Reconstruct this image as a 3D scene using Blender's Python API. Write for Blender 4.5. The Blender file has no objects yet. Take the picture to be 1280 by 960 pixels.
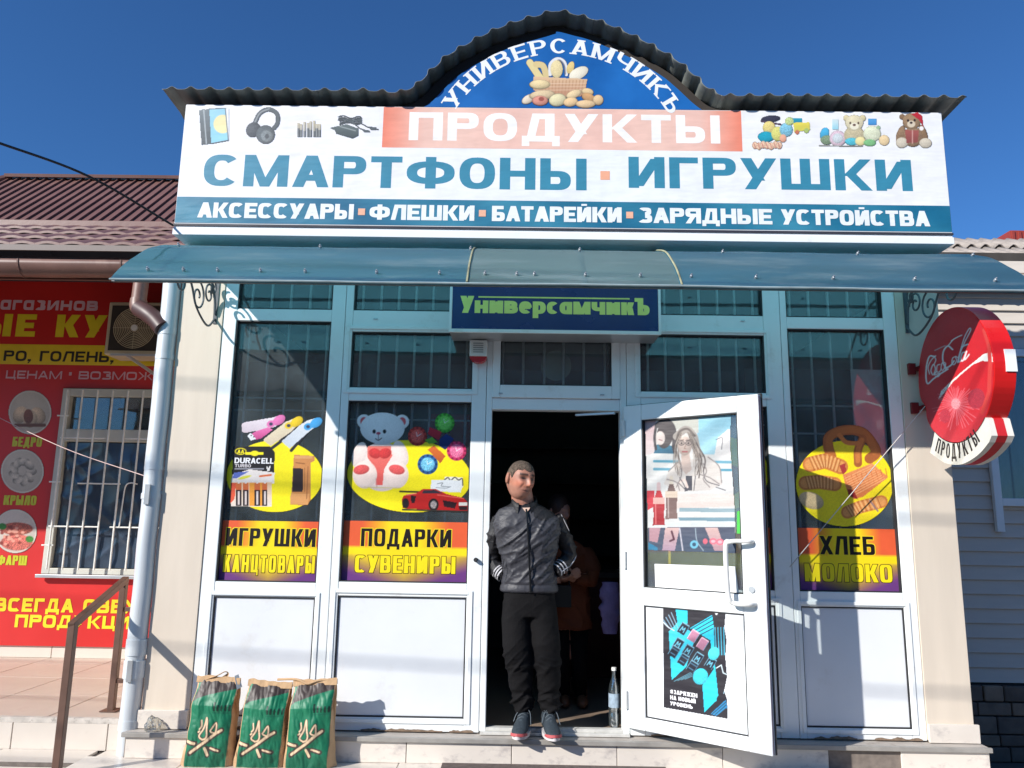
import bpy, bmesh, math, random
import numpy as np
from mathutils import Vector, Matrix, noise
from mathutils.geometry import tessellate_polygon
random.seed(4); np.random.seed(4)
SC = bpy.context.scene
COL = SC.collection

# ---------------------------------------------------------------- camera
FPX = 962.0
PITCH, YAW, ROLL, CH = 0.178992, -0.009307, 0.015825, 1.20691
CAM = Vector((0, -4.8, CH))
_cy, _sy, _cp, _sp = math.cos(YAW), math.sin(YAW), math.cos(PITCH), math.sin(PITCH)
_f = Vector((_sy*_cp, _cy*_cp, _sp)); _r0 = Vector((_cy, -_sy, 0)); _u0 = _r0.cross(_f)
_r = _r0*math.cos(ROLL)+_u0*math.sin(ROLL); _u = _u0*math.cos(ROLL)-_r0*math.sin(ROLL)
cd = bpy.data.cameras.new('camera'); cam = bpy.data.objects.new('camera', cd); COL.objects.link(cam)
cd.sensor_width = 36; cd.lens = FPX/1280*36; cd.clip_start = 0.05; cd.clip_end = 2000
M = Matrix((_r, _u, -_f)).transposed().to_4x4(); M.translation = CAM; cam.matrix_world = M
SC.camera = cam
# ---------------------------------------------------------------- sky, sun, exposure
SUN = Vector((-1.28, -1.0, 0.87)).normalized()
w = bpy.data.worlds.new('World'); SC.world = w; w.use_nodes = True
nt = w.node_tree; bg = nt.nodes['Background']; bg.inputs[1].default_value = 0.070
sky = nt.nodes.new('ShaderNodeTexSky'); sky.sky_type = 'NISHITA'; sky.sun_disc = False
sky.sun_elevation = math.asin(SUN.z); sky.sun_rotation = math.atan2(SUN.x, SUN.y)
sky.air_density = 1.0; sky.dust_density = 0.25; sky.ozone_density = 2.4; sky.altitude = 300
hs = nt.nodes.new('ShaderNodeMix'); hs.data_type = 'RGBA'; hs.blend_type = 'MULTIPLY'; hs.inputs[0].default_value = 1.0; hs.inputs[7].default_value = (0.48, 0.95, 1.50, 1)
nt.links.new(sky.outputs[0], hs.inputs[6]); nt.links.new(hs.outputs[2], bg.inputs[0])
sl = bpy.data.lights.new('sun', 'SUN'); sl.energy = 5.0; sl.angle = math.radians(0.5); sl.color = (1.0, 0.955, 0.89)
so = bpy.data.objects.new('sun', sl); COL.objects.link(so); so.rotation_euler = SUN.to_track_quat('Z', 'Y').to_euler(); so.location = SUN*30
SC.view_settings.view_transform = 'Standard'; SC.view_settings.look = 'None'
SC.view_settings.exposure = 0.32; SC.view_settings.gamma = 1.0
SC.cycles.max_bounces = 8; SC.cycles.transparent_max_bounces = 16

# ---------------------------------------------------------------- helpers
def atp(x, y, o, n):
    d = _f*FPX+_r*(x-640)-_u*(y-480); o = Vector(o); n = Vector(n)
    return CAM+d*((o-CAM).dot(n)/d.dot(n))
def at(x, y, Y=0.0): return atp(x, y, (0, Y, 0), (0, 1, 0))
def atX(x, y, X): return atp(x, y, (X, 0, 0), (1, 0, 0))
def atZ(x, y, Z): return atp(x, y, (0, 0, Z), (0, 0, 1))
def lin(c):
    c = np.asarray(c, float)/255.0
    return np.where(c <= 0.04045, c/12.92, ((c+0.055)/1.055)**2.4)
def L(*c): return tuple(float(v) for v in lin(c))+(1.0,)

MATS = {}
def mat(name, col, rough=0.6, var=0.12, scale=6.0, bump=0.0, bscale=60.0, metal=0.0, spec=0.5, stretch=(1, 1, 1), col2=None, dirt=None, trans=0.0):
    if name in MATS: return MATS[name]
    m = bpy.data.materials.new(name); m.use_nodes = True; MATS[name] = m
    t = m.node_tree; N = t.nodes; K = t.links; p = N['Principled BSDF']
    tc = N.new('ShaderNodeTexCoord'); mp = N.new('ShaderNodeMapping'); K.new(tc.outputs['Object'], mp.inputs[0]); mp.inputs['Scale'].default_value = stretch
    n1 = N.new('ShaderNodeTexNoise'); n1.inputs['Scale'].default_value = scale; n1.inputs['Detail'].default_value = 6; K.new(mp.outputs[0], n1.inputs[0])
    rp = N.new('ShaderNodeMapRange'); rp.inputs[1].default_value = 0.3; rp.inputs[2].default_value = 0.7; K.new(n1.outputs['Fac'], rp.inputs[0])
    mx = N.new('ShaderNodeMix'); mx.data_type = 'RGBA'
    c = tuple(col[:3])
    a = tuple(v*(1-var) for v in c)+(1,); b = tuple(min(1, v*(1+var)) for v in (col2[:3] if col2 else c))+(1,)
    mx.inputs[6].default_value = a; mx.inputs[7].default_value = b
    K.new(rp.outputs[0], mx.inputs[0]); out = mx.outputs[2]
    if dirt:
        n2 = N.new('ShaderNodeTexNoise'); n2.inputs['Scale'].default_value = dirt[1]; n2.inputs['Detail'].default_value = 8; n2.inputs['Roughness'].default_value = 0.7
        K.new(mp.outputs[0], n2.inputs[0])
        r2 = N.new('ShaderNodeMapRange'); r2.inputs[1].default_value = dirt[2]; r2.inputs[2].default_value = dirt[2]+0.18; r2.inputs[4].default_value = dirt[3]; K.new(n2.outputs['Fac'], r2.inputs[0])
        m2 = N.new('ShaderNodeMix'); m2.data_type = 'RGBA'; K.new(r2.outputs[0], m2.inputs[0]); K.new(out, m2.inputs[6]); m2.inputs[7].default_value = tuple(dirt[0][:3])+(1,); out = m2.outputs[2]
    K.new(out, p.inputs['Base Color'])
    p.inputs['Roughness'].default_value = rough; p.inputs['Metallic'].default_value = metal; p.inputs['Specular IOR Level'].default_value = spec
    rr = N.new('ShaderNodeMapRange'); rr.inputs[3].default_value = max(0, rough-0.08); rr.inputs[4].default_value = min(1, rough+0.1); K.new(n1.outputs['Fac'], rr.inputs[0]); K.new(rr.outputs[0], p.inputs['Roughness'])
    if bump:
        n3 = N.new('ShaderNodeTexNoise'); n3.inputs['Scale'].default_value = bscale; n3.inputs['Detail'].default_value = 5; K.new(mp.outputs[0], n3.inputs[0])
        bp = N.new('ShaderNodeBump'); bp.inputs['Strength'].default_value = bump; bp.inputs['Distance'].default_value = 0.01; K.new(n3.outputs['Fac'], bp.inputs['Height']); K.new(bp.outputs[0], p.inputs['Normal'])
    return m
def print_mat(name, rough=0.35, wrinkle=0.0, spec=0.5):
    if name in MATS: return MATS[name]
    m = bpy.data.materials.new(name); m.use_nodes = True; MATS[name] = m
    t = m.node_tree; N = t.nodes; K = t.links; p = N['Principled BSDF']
    a = N.new('ShaderNodeAttribute'); a.attribute_name = 'Col'
    tc = N.new('ShaderNodeTexCoord'); n = N.new('ShaderNodeTexNoise'); n.inputs['Scale'].default_value = 9; n.inputs['Detail'].default_value = 6; K.new(tc.outputs['Object'], n.inputs[0])
    r = N.new('ShaderNodeMapRange'); r.inputs[1].default_value = .3; r.inputs[2].default_value = .7; r.inputs[3].default_value = 0.9; r.inputs[4].default_value = 1.0; K.new(n.outputs['Fac'], r.inputs[0])
    mx = N.new('ShaderNodeMix'); mx.data_type = 'RGBA'; mx.blend_type = 'MULTIPLY'; mx.inputs[0].default_value = 1
    K.new(a.outputs['Color'], mx.inputs[6]); K.new(r.outputs[0], mx.inputs[7]); K.new(mx.outputs[2], p.inputs['Base Color'])
    p.inputs['Roughness'].default_value = rough; p.inputs['Specular IOR Level'].default_value = spec
    if wrinkle:
        mp = N.new('ShaderNodeMapping'); mp.inputs['Scale'].default_value = (1.2, 1, 5); K.new(tc.outputs['Object'], mp.inputs[0])
        n2 = N.new('ShaderNodeTexNoise'); n2.inputs['Scale'].default_value = 2.2; n2.inputs['Detail'].default_value = 3; K.new(mp.outputs[0], n2.inputs[0])
        b = N.new('ShaderNodeBump'); b.inputs['Strength'].default_value = wrinkle; b.inputs['Distance'].default_value = 0.05; K.new(n2.outputs['Fac'], b.inputs['Height']); K.new(b.outputs[0], p.inputs['Normal'])
    return m
def glass_mat(name, tint=(0.93, 0.965, 0.965), f0=0.045, wav=0.0):
    if name in MATS: return MATS[name]
    m = bpy.data.materials.new(name); m.use_nodes = True; MATS[name] = m
    t = m.node_tree; N = t.nodes; K = t.links; N.remove(N['Principled BSDF']); o = N['Material Output']
    tr = N.new('ShaderNodeBsdfTransparent'); tr.inputs[0].default_value = tint+(1,)
    gl = N.new('ShaderNodeBsdfGlossy'); gl.inputs['Roughness'].default_value = 0.015
    lw = N.new('ShaderNodeFresnel'); lw.inputs[0].default_value = 1.5
    mr = N.new('ShaderNodeMapRange'); mr.inputs[3].default_value = f0; mr.inputs[4].default_value = 1.0; K.new(lw.outputs[0], mr.inputs[0])
    tc = N.new('ShaderNodeTexCoord'); n = N.new('ShaderNodeTexNoise'); n.inputs['Scale'].default_value = 3.0 if not wav else 14; n.inputs['Detail'].default_value = 2 if not wav else 8; K.new(tc.outputs['Object'], n.inputs[0])
    b = N.new('ShaderNodeBump'); b.inputs['Strength'].default_value = 0.06 + wav; b.inputs['Distance'].default_value = 0.02; K.new(n.outputs['Fac'], b.inputs['Height']); K.new(b.outputs[0], gl.inputs['Normal'])
    df = N.new('ShaderNodeBsdfDiffuse'); df.inputs[0].default_value = (.46, .56, .60, 1); n9 = N.new('ShaderNodeTexNoise'); n9.inputs['Scale'].default_value = 5; n9.inputs['Detail'].default_value = 7; K.new(tc.outputs['Object'], n9.inputs[0])
    r9 = N.new('ShaderNodeMapRange'); r9.inputs[1].default_value = .35; r9.inputs[2].default_value = .75; r9.inputs[3].default_value = .06; r9.inputs[4].default_value = .14; K.new(n9.outputs['Fac'], r9.inputs[0])
    m9 = N.new('ShaderNodeMixShader'); K.new(r9.outputs[0], m9.inputs[0]); K.new(tr.outputs[0], m9.inputs[1]); K.new(df.outputs[0], m9.inputs[2])
    mx = N.new('ShaderNodeMixShader'); K.new(mr.outputs[0], mx.inputs[0]); K.new(m9.outputs[0], mx.inputs[1]); K.new(gl.outputs[0], mx.inputs[2]); K.new(mx.outputs[0], o.inputs[0])
    return m

class MB:
    def __init__(s): s.v = []; s.f = []; s.m = []; s.cm = 0
    def add(s, vs, fs):
        b = len(s.v); s.v += [tuple(v) for v in vs]; s.f += [tuple(b+i for i in f) for f in fs]; s.m += [s.cm]*len(fs); return s
    def box(s, x0, x1, y0, y1, z0, z1):
        return s.add([(x0,y0,z0),(x1,y0,z0),(x1,y1,z0),(x0,y1,z0),(x0,y0,z1),(x1,y0,z1),(x1,y1,z1),(x0,y1,z1)],
                     [(0,3,2,1),(4,5,6,7),(0,1,5,4),(1,2,6,5),(2,3,7,6),(3,0,4,7)])
    def obox(s, o, U, V, W, u0, u1, v0, v1, w0, w1):
        P = lambda a, b, c: o+U*a+V*b+W*c
        return s.add([P(u0,v0,w0),P(u1,v0,w0),P(u1,v1,w0),P(u0,v1,w0),P(u0,v0,w1),P(u1,v0,w1),P(u1,v1,w1),P(u0,v1,w1)],
                     [(0,3,2,1),(4,5,6,7),(0,1,5,4),(1,2,6,5),(2,3,7,6),(3,0,4,7)])
    def prism(s, pts, off):      # planar outline (3D points) extruded by vector off
        pts = [Vector(p) for p in pts]; n = len(pts); off = Vector(off)
        tris = tessellate_polygon([pts])
        s.add(pts+[p+off for p in pts], [tuple(t) for t in tris]+[tuple(i+n for i in reversed(t)) for t in tris]+[(i, (i+1) % n, (i+1) % n+n, i+n) for i in range(n)])
        return s
    def tube(s, path, r, n=10, cap=True, sq=None, up=None):
        path = [Vector(p) for p in path]; k = len(path); rs = r if hasattr(r, '__len__') else [r]*k
        vs = []; a = None
        for i, p in enumerate(path):
            t = (path[min(i+1, k-1)]-path[max(i-1, 0)]).normalized()
            if a is None:
                ref = Vector(up) if up else (Vector((0, 0, 1)) if abs(t.z) < 0.9 else Vector((0, 1, 0)))
                a = t.cross(ref).normalized()
            a = (a-t*a.dot(t)).normalized(); b = t.cross(a)
            ra, rb = (rs[i], rs[i]) if not hasattr(rs[i], '__len__') else rs[i]
            for j in range(n):
                th = 2*math.pi*j/n+(math.pi/n if n == 4 else 0); vs.append(p+a*math.cos(th)*ra+b*math.sin(th)*rb)
        fs = [(i*n+j, i*n+(j+1) % n, (i+1)*n+(j+1) % n, (i+1)*n+j) for i in range(k-1) for j in range(n)]
        if cap: fs += [tuple(reversed(range(n))), tuple((k-1)*n+j for j in range(n))]
        return s.add(vs, fs)
    def ball(s, c, rx, ry, rz, n=12):
        c = Vector(c); vs = [c+Vector((0, 0, rz))]; m = n//2
        for i in range(1, m):
            for j in range(n):
                a = math.pi*i/m; b = 2*math.pi*j/n; vs.append(c+Vector((rx*math.sin(a)*math.cos(b), ry*math.sin(a)*math.sin(b), rz*math.cos(a))))
        vs.append(c-Vector((0, 0, rz))); fs = [(0, 1+j, 1+(j+1) % n) for j in range(n)]
        for i in range(m-2):
            for j in range(n): fs.append((1+i*n+j, 1+(i+1)*n+j, 1+(i+1)*n+(j+1) % n, 1+i*n+(j+1) % n))
        e = len(vs)-1; b0 = 1+(m-2)*n; fs += [(e, b0+(j+1) % n, b0+j) for j in range(n)]
        return s.add(vs, fs)
    def mesh(s, name, mats, origin=(0, 0, 0)):
        me = bpy.data.meshes.new(name); o = Vector(origin)
        me.from_pydata([tuple(Vector(v)-o) for v in s.v], [], s.f); 
        for m in (mats if isinstance(mats, (list, tuple)) else [mats]): me.materials.append(m)
        if len(me.materials) > 1: me.polygons.foreach_set('material_index', s.m)
        bm = bmesh.new(); bm.from_mesh(me); bmesh.ops.recalc_face_normals(bm, faces=bm.faces); bm.to_mesh(me); bm.free()
        me.update(); return me

def tag(o, label=None, cat=None, group=None, kind=None):
    if label: o['label'] = label
    if cat: o['category'] = cat
    if group: o['group'] = group
    if kind: o['kind'] = kind
    return o
def thing(name, loc, label, cat, group=None):
    o = bpy.data.objects.new(name, None); COL.objects.link(o); o.location = loc; o.empty_display_size = 0.1
    return tag(o, label, cat, group)
def link(name, me, parent=None, wloc=(0, 0, 0), bevel=0, smooth=False, label=None):
    o = bpy.data.objects.new(name, me); COL.objects.link(o); wl = Vector(wloc)
    if parent is not None:
        o.parent = parent
        base = Vector(parent.location) + (Vector(parent.parent.location) if parent.parent else Vector())
        wl = wl-base
    o.location = wl
    if bevel:
        b = o.modifiers.new('bevel', 'BEVEL'); b.width = bevel; b.segments = 2; b.limit_method = 'ANGLE'
    if smooth: shade(me, smooth if smooth is not True else 40)
    if label: o['label'] = label
    return o
def shade(me, ang=40):
    me.polygons.foreach_set('use_smooth', [True]*len(me.polygons))
    try: me.set_sharp_from_angle(angle=math.radians(ang))
    except Exception: pass
def part(name, mb, m, parent, bevel=0, smooth=False, label=None): return link(name, mb.mesh(name, m), parent, (0, 0, 0), bevel, smooth, label)
def single(name, mb, m, label, cat, origin, group=None, bevel=0, smooth=False):
    o = link(name, mb.mesh(name, m, origin), None, origin, bevel, smooth); return tag(o, label, cat, group)
def curve(pts, n=8):
    P = [Vector(p) for p in pts]; P = [P[0]*2-P[1]]+P+[P[-1]*2-P[-2]]; out = []
    for i in range(1, len(P)-2):
        for k in range(n):
            t = k/n; a, b, c, d = P[i-1:i+3]
            out.append(0.5*((2*b)+(c-a)*t+(2*a-5*b+4*c-d)*t*t+(3*b-a-3*c+d)*t**3))
    out.append(P[-2]); return out

# ---------------------------------------------------------------- lettering (own glyph shapes)
def glyph(ch, W, sw, bh, e=0.0, se=2.3, serif=False):
    """strokes of one letter in the box [0,W] x [0,1]; each stroke is a list of convex quads"""
    out = []
    def rect(x0, x1, y0, y1): out.append([[(x0-e, y0-e), (x1+e, y0-e), (x1+e, y1+e), (x0-e, y1+e)]])
    def V(x, y0=0, y1=1, s=True):
        rect(x, x+sw, y0, y1)
        if serif and s:
            for yy in (y0, y1):
                if yy in (0, 1): rect(x-sw*.42, x+sw*1.42, yy if yy == 0 else 1-bh*.62, bh*.62 if yy == 0 else 1)
    def H(y, x0, x1): rect(x0, x1, y, y+bh)
    def D(x0, y0, x1, y1, k=1.08, s=True, w=None):
        ww = (w or sw*k); k2 = e*1.1; dx = (x1-x0)/(y1-y0)*e
        out.append([[(x0-k2-dx, y0-e), (x0+ww+k2-dx, y0-e), (x1+ww+k2+dx, y1+e), (x1-k2+dx, y1+e)]])
        if serif and s:
            for xx, yy in ((x0, y0), (x1, y1)):
                if yy in (0, 1): rect(xx-sw*.4, xx+ww+sw*.4, yy if yy == 0 else 1-bh*.62, bh*.62 if yy == 0 else 1)
    def se_pt(cx, cy, rx, ry, a):
        c, s_ = math.cos(a), math.sin(a)
        return (cx+rx*math.copysign(abs(c)**(2/se), c), cy+ry*math.copysign(abs(s_)**(2/se), s_))
    def A(cx, cy, rx, ry, a0=0, a1=360, n=28):
        a0, a1 = math.radians(a0), math.radians(a1); q = []
        full = a1-a0 > 6.2
        if e and not full: a0 -= e/max(rx, .1)*.8; a1 += e/max(rx, .1)*.8
        o_ = [se_pt(cx, cy, rx+e, ry+e, a0+(a1-a0)*i/n) for i in range(n+1)]
        i_ = [se_pt(cx, cy, max(rx-sw-e, .001), max(ry-bh-e, .001), a0+(a1-a0)*i/n) for i in range(n+1)]
        out.append([[o_[i], o_[i+1], i_[i+1], i_[i]] for i in range(n)])
    def bowl(x0, x1, y0, y1, mirror=False, n=14):
        ry = (y1-y0)/2; rx = min((x1-x0)*0.62, ry*1.3); xm = x1-rx; cy = (y0+y1)/2
        o_ = [(x0, y1+e)]; i_ = [(x0, y1-bh-e)]
        for i in range(n+1):
            a = math.pi/2-math.pi*i/n; o_.append(se_pt(xm, cy, rx+e, ry+e, a)); i_.append(se_pt(xm, cy, max(rx-sw-e, .001), max(ry-bh-e, .001), a))
        o_.append((x0, y0-e)); i_.append((x0, y0+bh+e))
        q = [[o_[i], o_[i+1], i_[i+1], i_[i]] for i in range(len(o_)-1)]
        if mirror: q = [[(W-x, y) for x, y in k] for k in q]
        out.append(q)
    R = W-sw; m = (1-bh)/2; h = bh/2
    c = ch
    if c in 'OО0': A(W/2, .5, W/2, .5)
    elif c in 'CС': A(W/2, .5, W/2, .5, 42, 318)
    elif c == 'с': A(W/2, .36, W/2, .36, 42, 318)
    elif c in 'РP': V(0); bowl(sw*.5, W, .42, 1)
    elif c == 'р': V(0, -.25, .72, False); bowl(sw*.5, W, 0, .72)
    elif c == 'е': A(W/2, .36, W/2, .36, 0, 315); H(.36-bh*.4, sw*.6, W-sw*.2)
    elif c == 'а': A(W/2, .36, W/2, .36); V(R, 0, .72, False)
    elif c in 'ГR' and c == 'Г': V(0); H(1-bh, sw*.5, W); 
    elif c in 'TТ': V((W-sw)/2); H(1-bh, 0, W)
    elif c == 'П': V(0); V(R); H(1-bh, sw, R)
    elif c in 'НH': V(0); V(R); H(m, sw, R)
    elif c in 'ИЙ':
        V(0); V(R); D(sw*.35, .06, R-sw*.35, .94, s=False)
        if c == 'Й': rect(W*.3, W*.7, 1.07, 1.07+bh*.55)
    elif c in 'ШЩ': V(0); V((W-sw)/2); V(R); H(0, 0, W)
    elif c == 'Ц': V(0); V(R*.9); H(0, 0, W*.9); rect(W*.9-sw*.2, W, -.17, bh)
    elif c == 'Ч': V(R); rect(0, sw, .55, 1); A(W/2, .62, W/2, .2+bh*.5, 180, 275, 8); H(.42-h, W/2, R+.01)
    elif c == 'К': V(0); D(sw*.8, .46, R, 1); D(R*1.0, 0, sw*.95, .54)
    elif c == 'У': D(R*.52, .28, 0, 1); D(sw*.35, 0, R, 1)
    elif c == 'Х': D(0, 0, R, 1); D(R, 0, 0, 1)
    elif c in 'АA': D(0, 0, (W-sw)/2, 1); D(R, 0, (W-sw)/2, 1); H(.2, W*.2, W*.8)
    elif c == 'Д': rect(0, W, 0, bh); rect(0, sw*.8, -.16, bh); rect(W-sw*.8, W, -.16, bh); D(W*.1, 0, W*.27, 1, .9, False); V(W*.86-sw, 0, 1, False); H(1-bh, W*.27, W*.86)
    elif c == 'Л': D(0, 0, W*.22, 1, .95); V(R); H(1-bh, W*.22, R)
    elif c == 'М': V(0); V(R); D((W-sw)/2, 0, sw*.15, 1, .9, False); D((W-sw)/2, 0, R-sw*.05, 1, .9, False)
    elif c == 'Ф': V((W-sw)/2); A(W/2, .5, W/2, .36)
    elif c == 'Б': V(0); H(1-bh, sw*.5, W*.9); bowl(sw*.5, W, 0, .6)
    elif c in 'ВB': V(0); bowl(sw*.5, W*.95, m, 1); bowl(sw*.5, W, 0, m+bh)
    elif c == 'Ь': V(0); bowl(sw*.5, W, 0, .6)
    elif c == 'Ъ': V(W*.2); H(1-bh, 0, W*.25); bowl(W*.2+sw*.5, W, 0, .6)
    elif c == 'Ы': V(0); bowl(sw*.5, W*.66, 0, .6); V(R)
    elif c == 'Я': V(R); bowl(sw*.5, W, .42, 1, True); D(0, 0, R*.5, .5)
    elif c in 'ЕE': V(0); H(1-bh, sw*.5, W); H(0, sw*.5, W); H(m, sw*.5, W*.9)
    elif c == 'Ж': V((W-sw)/2); D(0, 0, W*.34, .56); D(R, 0, W*.66-sw, .56); D(W*.34, .44, 0, 1); D(W*.66-sw, .44, R, 1)
    elif c == 'З': A(W*.48, .745, W*.46, .255, -90, 145, 16); A(W*.48, .27, W*.52, .27, -145, 90, 16)
    elif c == 'D': V(0); bowl(sw*.5, W, 0, 1)
    elif c == 'U': V(0, .3, 1); V(R, .3, 1); A(W/2, .34, W/2, .34, 180, 360, 12)
    elif c == 'R': V(0); bowl(sw*.5, W, .42, 1); D(R, 0, W*.35, .5)
    elif c == 'L': V(0); H(0, sw*.5, W)
    elif c == '#': D(W*.18, 0, W*.28, 1, .6, False); D(W*.58, 0, W*.68, 1, .6, False); rect(0, W, .25, .25+bh*.8); rect(0, W, .6, .6+bh*.8)
    elif c == ',': rect(0, W, 0, bh); D(0, -.2, W*.4, .02, .6, False)
    elif c == '.': rect(0, W, 0, bh)
    return out
REL = {'Ш': 1.36, 'Щ': 1.4, 'М': 1.25, 'Ж': 1.45, 'Ф': 1.35, 'Ы': 1.3, 'Т': .88, 'Г': .8, 'Ю': 1.4, 'Е': .86, 'E': .82, 'Д': 1.12, 'З': .88, 'Б': .92, 'Ь': .9, 'Ъ': 1.08, 'L': .74, ' ': .5, ',': .3, '.': .3, '·': .3, 'C': .95, 'к': .9, 'а': .92, 'е': .92, 'с': .85, 'р': .95, 'У': .98, 'Р': .92}
SMALL = {'н': 'Н', 'и': 'И', 'в': 'В', 'м': 'М', 'ч': 'Ч', 'к': 'К', 'г': 'Г', 'о': 'О', 'л': 'Л', 'ь': 'Ь', 'з': 'З'}
def text_quads(s, x0, x1, z0, h, sw=.24, bh=.2, gap=.12, e=0.0, se=2.3, serif=False, slant=0.0, xh=.72):
    """strokes laid out in the box x0..x1, baseline z0, cap height h (metres)"""
    tw = (x1-x0)/h; rel = [REL.get(SMALL.get(c, c), 1.0) if c not in REL else REL[c] for c in s]
    W = (tw-gap*(len(s)-1))/sum(rel); out = []; x = 0
    for c, r in zip(s, rel):
        w_ = W*r; k = xh if c in SMALL else 1.0; g = SMALL.get(c, c)
        if c not in ' ·':
            for st in glyph(g, w_, sw, bh/k, e, se, serif): out.append([[(x0+h*(x+px+slant*py*k), z0+h*py*k) for px, py in q] for q in st])
        x += w_+gap
    return out

class Print:
    """flat print on a plane: origin o, axes U (right), V (up); every stroke lies a hair in front of the one before"""
    def __init__(s, o, U=(1, 0, 0), V=(0, 0, 1), d0=.0005, dd=.00001):
        s.o = Vector(o); s.U = Vector(U); s.V = Vector(V); s.N = s.U.cross(s.V).normalized(); s.d = d0; s.dd = dd; s.v = []; s.f = []; s.c = []
    def P(s, a, b): return s.o+s.U*a+s.V*b+s.N*s.d
    def stroke(s, quads, col):
        c = tuple(lin(col))+(1,)
        for q in quads:
            b = len(s.v); s.v += [tuple(s.P(*p)) for p in q]; s.c += [c]*len(q); s.f.append(tuple(range(b, b+len(q))))
        s.d += s.dd
    def poly(s, pts, col):
        c = tuple(lin(col))+(1,); b = len(s.v); s.v += [tuple(s.P(*p)) for p in pts]; s.c += [c]*len(pts)
        for t in tessellate_polygon([[Vector((p[0], p[1], 0)) for p in pts]]): s.f.append(tuple(b+i for i in t))
        s.d += s.dd
    def rect(s, a0, a1, b0, b1, col): s.poly([(a0, b0), (a1, b0), (a1, b1), (a0, b1)], col)
    def text(s, st, x0, x1, z0, h, col, **k):
        for q in text_quads(st, x0, x1, z0, h, **k): s.stroke(q, col)
    def arc(s, st, cx, cz, R, a0, a1, h, col, **k):      # letters along a circle, angles in degrees from vertical
        Ltot = math.radians(a1-a0)*R
        for q in text_quads(st, 0, Ltot, 0, h, **k):
            nq = []
            for quad in q:
                mx = None; o = []
                for (x, z) in quad:
                    a = math.radians(a0)+x/R; o.append((cx+(R+z)*math.sin(a), cz+(R+z)*math.cos(a)))
                nq.append(o)
            s.stroke(nq, col)
    def paint(s, pt):                      # a painted picture: grid whose cells carry the colour
        A = pt.a; H, W_ = A.shape[:2]; n = s.N
        idx = -np.ones((H, W_), int); al = A[..., 3]; keep = (al[:-1, :-1]+al[1:, :-1]+al[:-1, 1:]+al[1:, 1:]) > 2.0
        use = np.zeros((H, W_), bool); use[:-1, :-1] |= keep; use[1:, :-1] |= keep; use[:-1, 1:] |= keep; use[1:, 1:] |= keep
        b = len(s.v); ys, xs = np.nonzero(use); idx[ys, xs] = b+np.arange(len(ys))
        d = np.array(_f)[None]*FPX+np.array(_r)[None]*(pt.xs[xs]-640)[:, None]-np.array(_u)[None]*(pt.ys[ys]-480)[:, None]
        o = s.o+n*s.d; t = (o-CAM).dot(n)/(d@np.array(n)); P = np.array(CAM)[None]+d*t[:, None]
        s.v += [tuple(p) for p in P]; rgb = lin(np.clip(A[ys, xs, :3], 0, 255)); s.c += [tuple(c)+(1,) for c in rgb]
        yy, xx = np.nonzero(keep)
        s.f += list(zip(idx[yy+1, xx].tolist(), idx[yy+1, xx+1].tolist(), idx[yy, xx+1].tolist(), idx[yy, xx].tolist())); s.d += .00004
    def build(s, name, m, parent, label=None):
        me = bpy.data.meshes.new(name); me.from_pydata(s.v, [], s.f); me.materials.append(m)
        a = me.color_attributes.new('Col', 'FLOAT_COLOR', 'POINT'); a.data.foreach_set('color', np.array(s.c, dtype=np.float32).ravel()); me.update()
        return link(name, me, parent, (0, 0, 0), label=label)

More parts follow.
